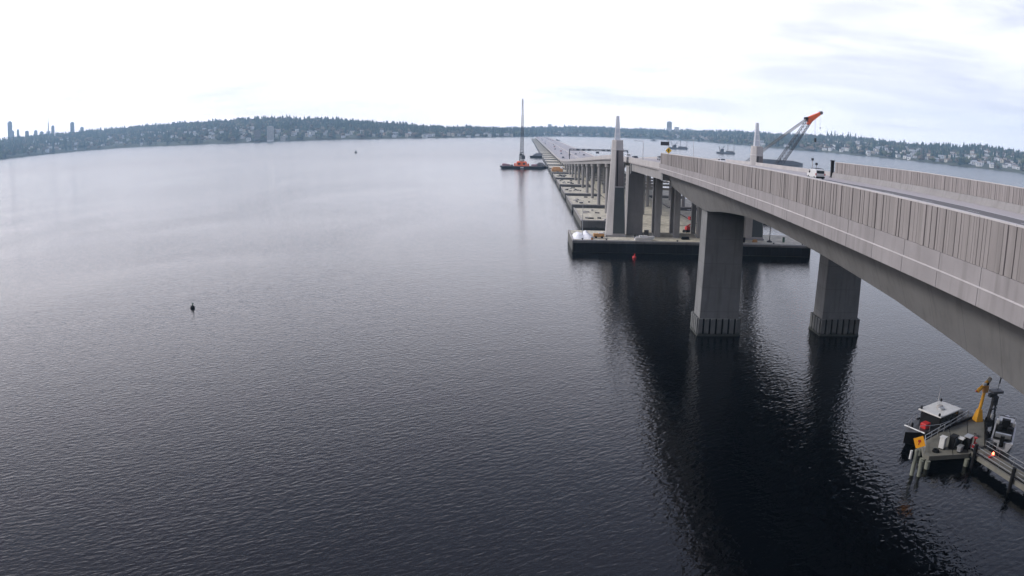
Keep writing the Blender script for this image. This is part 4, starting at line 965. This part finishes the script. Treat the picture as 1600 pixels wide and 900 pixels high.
# gangway
ga, gb = D(1512, 706), D(1536, 697); gdir = (D(1592, 745)-D(1524, 702)); gdir.z = 0; gdir.normalize()
gs = Vector((-gdir.y, gdir.x, 0)); Lg = 26.0; gc = (ga+gb)/2 + gdir*.4; gw = 1.35
if gs.y < 0: gs = -gs
cr_ = [gc-gs*gw, gc-gs*gw+gdir*Lg, gc+gs*gw+gdir*Lg, gc+gs*gw]
gw_ = DK(MB().prism([(p.x, p.y) for p in cr_], DZ-.5, DZ+.03), 'gangway', 'dock_deck')
for s in (-1, 1):
    a = gc+gs*gw*s*.93; 
    rail([a+Vector((0, 0, .03)), a+gdir*Lg+Vector((0, 0, .03))], gw_, 1.0, 'grey_steel', 2.6)
    for z in (.28,): DK(MB().tube(a+Vector((0, 0, z)), a+gdir*Lg+Vector((0, 0, z)), .07, .07, 6), 'pipe', 'rubber', gw_)
for t in (.2, 7, 14, 21): 
    for s in (-1, 1):
        a = gc+gs*(gw+.3)*s+gdir*(t+1); DK(MB().tube((a.x, a.y, -3), (a.x, a.y, DZ+ (1.5 if s < 0 else 1.2)), .24, .24, 10), 'pile', 'black')
# equipment standing on the dock
def box_thing(name, px, py, d, m, label, cat, extra=None, rz=0.6):
    p = D(px, py); e = empty(name, (p.x, p.y, DZ+.002), rz, label, cat)
    MB().box(-d[0]/2, d[0]/2, -d[1]/2, d[1]/2, .12, d[2]).build('body', m, e, bevel=.05)
    MB().box(-d[0]/2-.05, d[0]/2+.05, -d[1]/2-.05, d[1]/2+.05, d[2]+.002, d[2]+.1).build('lid', extra or m, e); MB().box(-d[0]/2+.06, d[0]/2-.06, -d[1]/2+.06, d[1]/2-.06, 0, .12).build('feet', 'black', e); return e
box_thing('white_cabinet', 1471, 701, (.7, .7, 1.45), 'white', 'white upright cabinet on the dock right of the diamond sign', 'cabinet')
e = box_thing('control_cabinet', 1487, 700, (1.15, .7, 1.5), 'black', 'black control cabinet with pale door panel in the middle of the dock', 'cabinet'); MB().box(-.4, .4, -.42, -.36, .25, 1.35).build('door_panel', 'grey_steel', e)
box_thing('battery_box', 1499, 701, (.75, .7, 1.3), 'black', 'black box with pale lid next to the control cabinet on the dock', 'box', 'white')
box_thing('generator', 1510, 700, (1.1, .8, 1.5), 'black', 'dark generator with grey top nearest the gangway on the dock', 'generator', 'galvanised')
box_thing('supply_crate', 1499, 706, (.9, .5, .7), 'galvanised', 'low pale crate in front of the black boxes on the dock', 'crate')
p = D(1520, 701); e = empty('red_pump', (p.x, p.y, DZ), .4, 'small red pump with valve on the dock at the gangway', 'pump')
MB().tube((-.5, 0, .45), (.5, 0, .45), .28, .28, 12).build('body', 'red', e); MB().tube((.1, 0, .6), (.1, 0, 1.35), .1).build('riser', 'red', e); MB().lathe((.1, 0, 1.35), [(.05, 0), (.3, .03), (.3, .08), (.05, .1)]).build('valve_wheel', 'red', e); MB().box(-.55, .55, -.25, .25, 0, .18).build('skid', 'black', e)
p = D(1551, 713, DZ+.03); e = empty('red_marker_light', (p.x, p.y, DZ+.03), .3, 'glowing red marker light on the gangway', 'lamp')
MB().lathe((0, 0, 0), [(.24, 0), (.24, .18), (.15, .22)], 10).build('base', 'red', e); MB().lathe((0, 0, .225), [(.15, 0), (.16, .2), (.05, .32)], 10).build('lens', 'red_lamp', e); MB().tube((-.9, -.1, .1), (-.2, 0, .1), .13).build('battery', 'red', e)
# yellow davit crane
p = D(1527, 657); e = empty('davit_crane', (p.x, p.y, DZ), 0, 'yellow davit crane standing on the far corner of the dock', 'crane')
MB().frustum([(-.6, -.6, 0), (.6, -.6, 0), (.6, .6, 0), (-.6, .6, 0)], [(-.3, -.3, 1.6), (.3, -.3, 1.6), (.3, .3, 1.6), (-.3, .3, 1.6)]).build('pedestal', 'yellow', e, bevel=.06)
MB().tube((0, 0, 1.6), (.35, .1, 4.3), .25, .2, 12).build('column', 'yellow', e)
MB().cbox((.4, .1, 4.35), (.7, .6, .9)).build('slew_head', 'ochre_cargo', e, bevel=.05)
MB().tube((-1.1, -.2, 4.2), (1.0, .3, 5.6), .27, .2, 8).build('boom', 'yellow', e); MB().cbox((-.2, -.3, 5.15), (.5, .3, .3)).build('boom_cylinder_mount', 'white', e); MB().tube((.7, .2, 5.3), (1.1, .3, 5.75), .3).build('boom_end', 'boom_pale', e)
MB().tube((-1.05, -.2, 4.1), (-1.5, -.2, 4.25), .06).build('hook_arm', 'red', e); MB().cbox((.55, .12, 5.05), (.35, .5, .3)).build('winch', 'black', e)
# dark service mast beside the davit
p = D(1543, 654); e = empty('service_mast', (p.x+.6, p.y+.4, 0), 0, 'dark cluttered service mast with antenna beside the yellow davit', 'mast')
for (a, b) in (((-.8, -.6), (.2, 0)), ((.9, -.5), (.45, .05)), ((0, .9), (.3, .2))): MB().tube((a[0], a[1], -2), (b[0], b[1], 5.0), .2, .14).build('leg', 'dark_steel', e)
for z, r_ in ((1.4, .75), (2.6, .6), (3.8, .5)): MB().tube((-r_+.1, -.3, z), (r_+.2, -.2, z+.3), .1).build('brace', 'dark_steel', e)
MB().cbox((.3, 0, 5.15), (1.9, 1.2, .35)).build('platform', 'hull_grey', e, bevel=.05); MB().cbox((-.5, -.1, 4.7), (.9, .5, .45)).build('lamp_box', 'dark_steel', e); MB().cbox((.35, 0, 3.9), (.8, .7, 1.3)).build('winch_drum', 'dark_steel', e, bevel=.1); MB().cbox((-.3, -.4, .9), (.9, .8, 1.0)).build('junction_box', 'dark_steel', e, bevel=.1)
MB().cbox((.0, -.5, 1.9), (.4, .3, .5)).build('white_box', 'white', e)
MB().tube((.5, 0, 5.3), (.75, .1, 8.3), .05, .03, 6).build('antenna', 'dark_steel', e); MB().frustum([(.52, -.02, 6.3), (.72, -.02, 6.2), (.72, .06, 6.2), (.52, .06, 6.3)], [(.7, -.02, 7.7), (.82, -.02, 7.7), (.82, .06, 7.7), (.7, .06, 7.7)]).build('furled_flag', 'black', e)
# pile with diamond sign
p = at_z(1424, 742, 0)
e = empty('diamond_dock_sign', (p.x, p.y, 0), 0, 'orange diamond sign on timber piles in front of the dock', 'sign')
MB().tube((0, 0, -3), (.05, 0, 3.1), .27, .25, 10).build('pile', 'pile', e); MB().tube((.75, -.5, -3), (.7, -.45, 1.9), .25, .24, 10).build('pile', 'pile', e); MB().tube((-.62, .1, 2.0), (-.6, .1, 3.0), .16).build('white_cap', 'white', e)
MB().tube((0, -.1, 2.6), (0, -.1, 4.6), .06).build('post', 'galvanised', e)
fx = Vector((0, 0, 0)); mx = Matrix.Translation((-.05, -.3, 4.15)) @ Matrix.Rotation(R(-33), 4, 'Z') @ Matrix.Rotation(R(-12), 4, 'X')
sq = [mx @ Vector((math.cos(t)*.82, 0, math.sin(t)*.82)) for t in (R(-20), R(70), R(160), R(250))]
nb = mx.to_3x3() @ Vector((0, 1, 0))
s_ = MB().frustum([q+nb*0 for q in sq], [q+nb*.05 for q in sq]).build('diamond_plate', 'sign_orange', e)
sy = [mx @ Vector((x_, -.012, z_)) for x_, z_ in ((-.1, -.32), (.02, -.34), (.06, -.02), (.22, .02), (.1, .3), (-.16, .24), (-.2, .05), (-.06, -.02))]
MB().add(sy, [tuple(range(8))]).build('symbol', 'tail_red', s_)
# work boat with white cabin roof
bA, bB = at_z(1408, 700, .3), at_z(1512, 655, .3); bc = (bA+bB)/2+Vector((.1, .5, 0)); bd = bA-bB; ang = math.atan2(bd.y, bd.x)
Lb = min(15.5, (bA-bB).length)
e = empty('black_work_boat', (bc.x, bc.y, -.3), ang, 'black work boat with white cabin roof moored on the left side of the dock', 'boat')
boat_hull(Lb, 4.4, 1.75, .6, 12).build('hull', 'hull_black', e)
gz = lambda t: 1.77+.6*t*t
MB().box(-Lb*.42, Lb*.30, -1.75, 1.75, 1.9, 1.94).build('deck', 'deck_grey', e)
for s in (-1, 1): MB().tube((-Lb*.48, s*2.15, 1.9), (Lb*.12, s*2.1, 1.98), .14, .14, 8).build('gunwale', 'rubber', e)
MB().box(-2.6, 2.2, -1.55, 1.55, 1.96, 3.5).build('cabin', 'black', e, bevel=.06)
for s in (-1, 1):
    for k in range(3): MB().box(-2.2+1.45*k, -1.0+1.45*k, s*1.56-.02, s*1.56+.02, 2.7, 3.3).build('window', 'glass_dark', e)
rf = MB().box(-2.9, 2.6, -1.8, 1.8, 3.52, 3.72).build('cabin_roof', 'white', e, bevel=.08)
MB().lathe((0, .2, 3.725), [(.5, 0), (.45, .2), (.1, .25)], 12).build('radar_dome', 'galvanised', rf); MB().cbox((-.5, -.4, 3.85), (.8, .5, .25)).build('roof_hatch', 'concrete_pale', rf)
for (x, y) in ((2.5, 1.5), (-2.6, -1.5), (2.3, -1.5)): MB().lathe((x, y, 3.73), [(.14, 0), (.16, .25), (.06, .4)], 8).build('navigation_lamp', 'black', rf)
MB().cbox((3.6, .3, 2.35), (1.2, .9, .8)).build('deck_locker', 'red', e, bevel=.08); MB().tube((5.2, -.7, 1.95), (5.2, -.7, 2.7), .15).build('bollard', 'black', e)
MB().tube((Lb*.36, -1.6, 2.2), (Lb*.36, 1.6, 2.2), .12).build('bow_fender', 'galvanised', e)
for s in (-1, 1):
    pts_ = [(Lb*.02, s*1.95, 1.98), (Lb*.16, s*1.9, 2.0), (Lb*.28, s*1.45, 2.1), (Lb*.38, s*.85, 2.2)]
    for a, b in zip(pts_[:-1], pts_[1:]): MB().tube((a[0], a[1], a[2]+.8), (b[0], b[1], b[2]+.8), .035, .035, 5).build('hand_rail', 'galvanised', e)
    for a in pts_: MB().tube(a, (a[0], a[1], a[2]+.8), .03, .03, 5).build('rail_stanchion', 'galvanised', e)
for x in (-Lb*.36, -Lb*.22, Lb*.05): MB().lathe((x, -2.3, .9), [(.1, 0), (.24, .15), (.24, .85), (.1, 1.0)], 8).build('boat_fender', 'white', e)
MB().cbox((-4.6, 0, 2.25), (1.4, 1.8, .6)).build('engine_box', 'deck_grey', e, bevel=.08); MB().tube((-1.2, -1.2, 3.7), (-1.3, -1.2, 6.0), .04, .02, 5).build('whip_aerial', 'white', rf)
def rope(name, a, b, sag, label, m='timber'):
    a = Vector(a); b = Vector(b); mb = MB(); n_ = 8; pt = [a+(b-a)*i/n_-Vector((0, 0, sag*4*(i/n_)*(1-i/n_))) for i in range(n_+1)]
    for p0, p1 in zip(pt[:-1], pt[1:]): mb.tube(p0, p1, .04, .04, 5)
    tag(mb.build(name, m), label, 'rope')
q0, q1 = D(1470, 677), D(1500, 660)
rope('mooring_line', q0+Vector((0, 0, .1)), q0+Vector((-1.2, 2.4, .5)), .35, 'mooring line from the dock rail to the middle of the black work boat')
rope('mooring_line', q1+Vector((0, 0, .1)), q1+Vector((.4, 2.6, .5)), .35, 'mooring line from the dock to the stern of the black work boat')
for (px, py, m, lab) in ((1462, 706, 'black', 'coil of black hose on the near edge of the dock'), (1524, 682, 'weathered_steel', 'coil of brown rope in the middle of the dock')):
    p = D(px, py); mb = MB()
    for k in range(3):
        for i in range(12):
            t0, t1 = 2*math.pi*i/12, 2*math.pi*(i+1)/12; r_ = .42-.05*k
            mb.tube((p.x+r_*math.cos(t0), p.y+r_*math.sin(t0), DZ+.07+.11*k), (p.x+r_*math.cos(t1), p.y+r_*math.sin(t1), DZ+.07+.11*k), .065, .065, 5)
    tag(mb.build('hose_coil', m), lab, 'coil')
# right-hand launch with white bow
bA, bB = at_z(1560, 704, .4), at_z(1572, 655, .4); bc = (bA+bB)/2; bd = bB-bA; ang = math.atan2(bd.y, bd.x); Lb = bd.length*.82
e = empty('white_launch', (bc.x+.2, bc.y, -.2), ang, 'white open launch with dark seats moored right of the dock', 'boat')
boat_hull(Lb, 3.0, 1.3, .3, 12).build('hull', 'hull_white', e); MB().box(-Lb*.46, Lb*.14, -1.3, 1.3, 1.44, 1.47).build('cockpit_sole', 'black', e)
MB().cbox((Lb*.2, 0, 1.72), (2.0, 2.2, .5)).build('fore_cabin', 'white', e, bevel=.1); MB().cbox((Lb*.02, 0, 2.0), (.8, 1.2, 1.1)).build('console', 'black', e, bevel=.05)
for s in (-1, 1): MB().cbox((-Lb*.12, s*.75, 1.75), (.9, .8, .6)).build('seat', 'black', e, bevel=.08); MB().cbox((Lb*.08, s*1.15, 1.9), (.9, .5, .5)).build('side_locker', 'white', e, bevel=.06)
MB().cbox((-Lb*.38, 0, 1.75), (.5, 2.2, .5)).build('stern_bench', 'galvanised', e); MB().cbox((-Lb*.5, 0, 1.4), (.5, .6, 1.4)).build('outboard_motor', 'black', e, bevel=.08)
MB().tube((0, 1.1, 1.5), (0, 1.1, 3.0), .05).build('stanchion', 'white', e); MB().tube((0, -1.1, 1.5), (0, -1.1, 3.0), .05).build('stanchion', 'white', e); MB().tube((0, -1.1, 3.0), (0, 1.1, 3.0), .05).build('crossbar', 'black', e)

# ================================================================= HAZE
hz = bpy.data.materials.new('haze'); hz.use_nodes = True; t_ = hz.node_tree; t_.nodes.clear()
mo = t_.nodes.new('ShaderNodeOutputMaterial'); pv = t_.nodes.new('ShaderNodeVolumePrincipled')
pv.inputs['Color'].default_value = (.52, .77, 1.0, 1); pv.inputs['Density'].default_value = 1.5e-4; pv.inputs['Anisotropy'].default_value = 0.1
t_.links.new(pv.outputs['Volume'], mo.inputs['Volume']); MATS['haze'] = hz
o = MB().box(-3700, 3700, -420, 4700, -6, 300).build('haze', 'haze'); tag(o, kind='stuff')
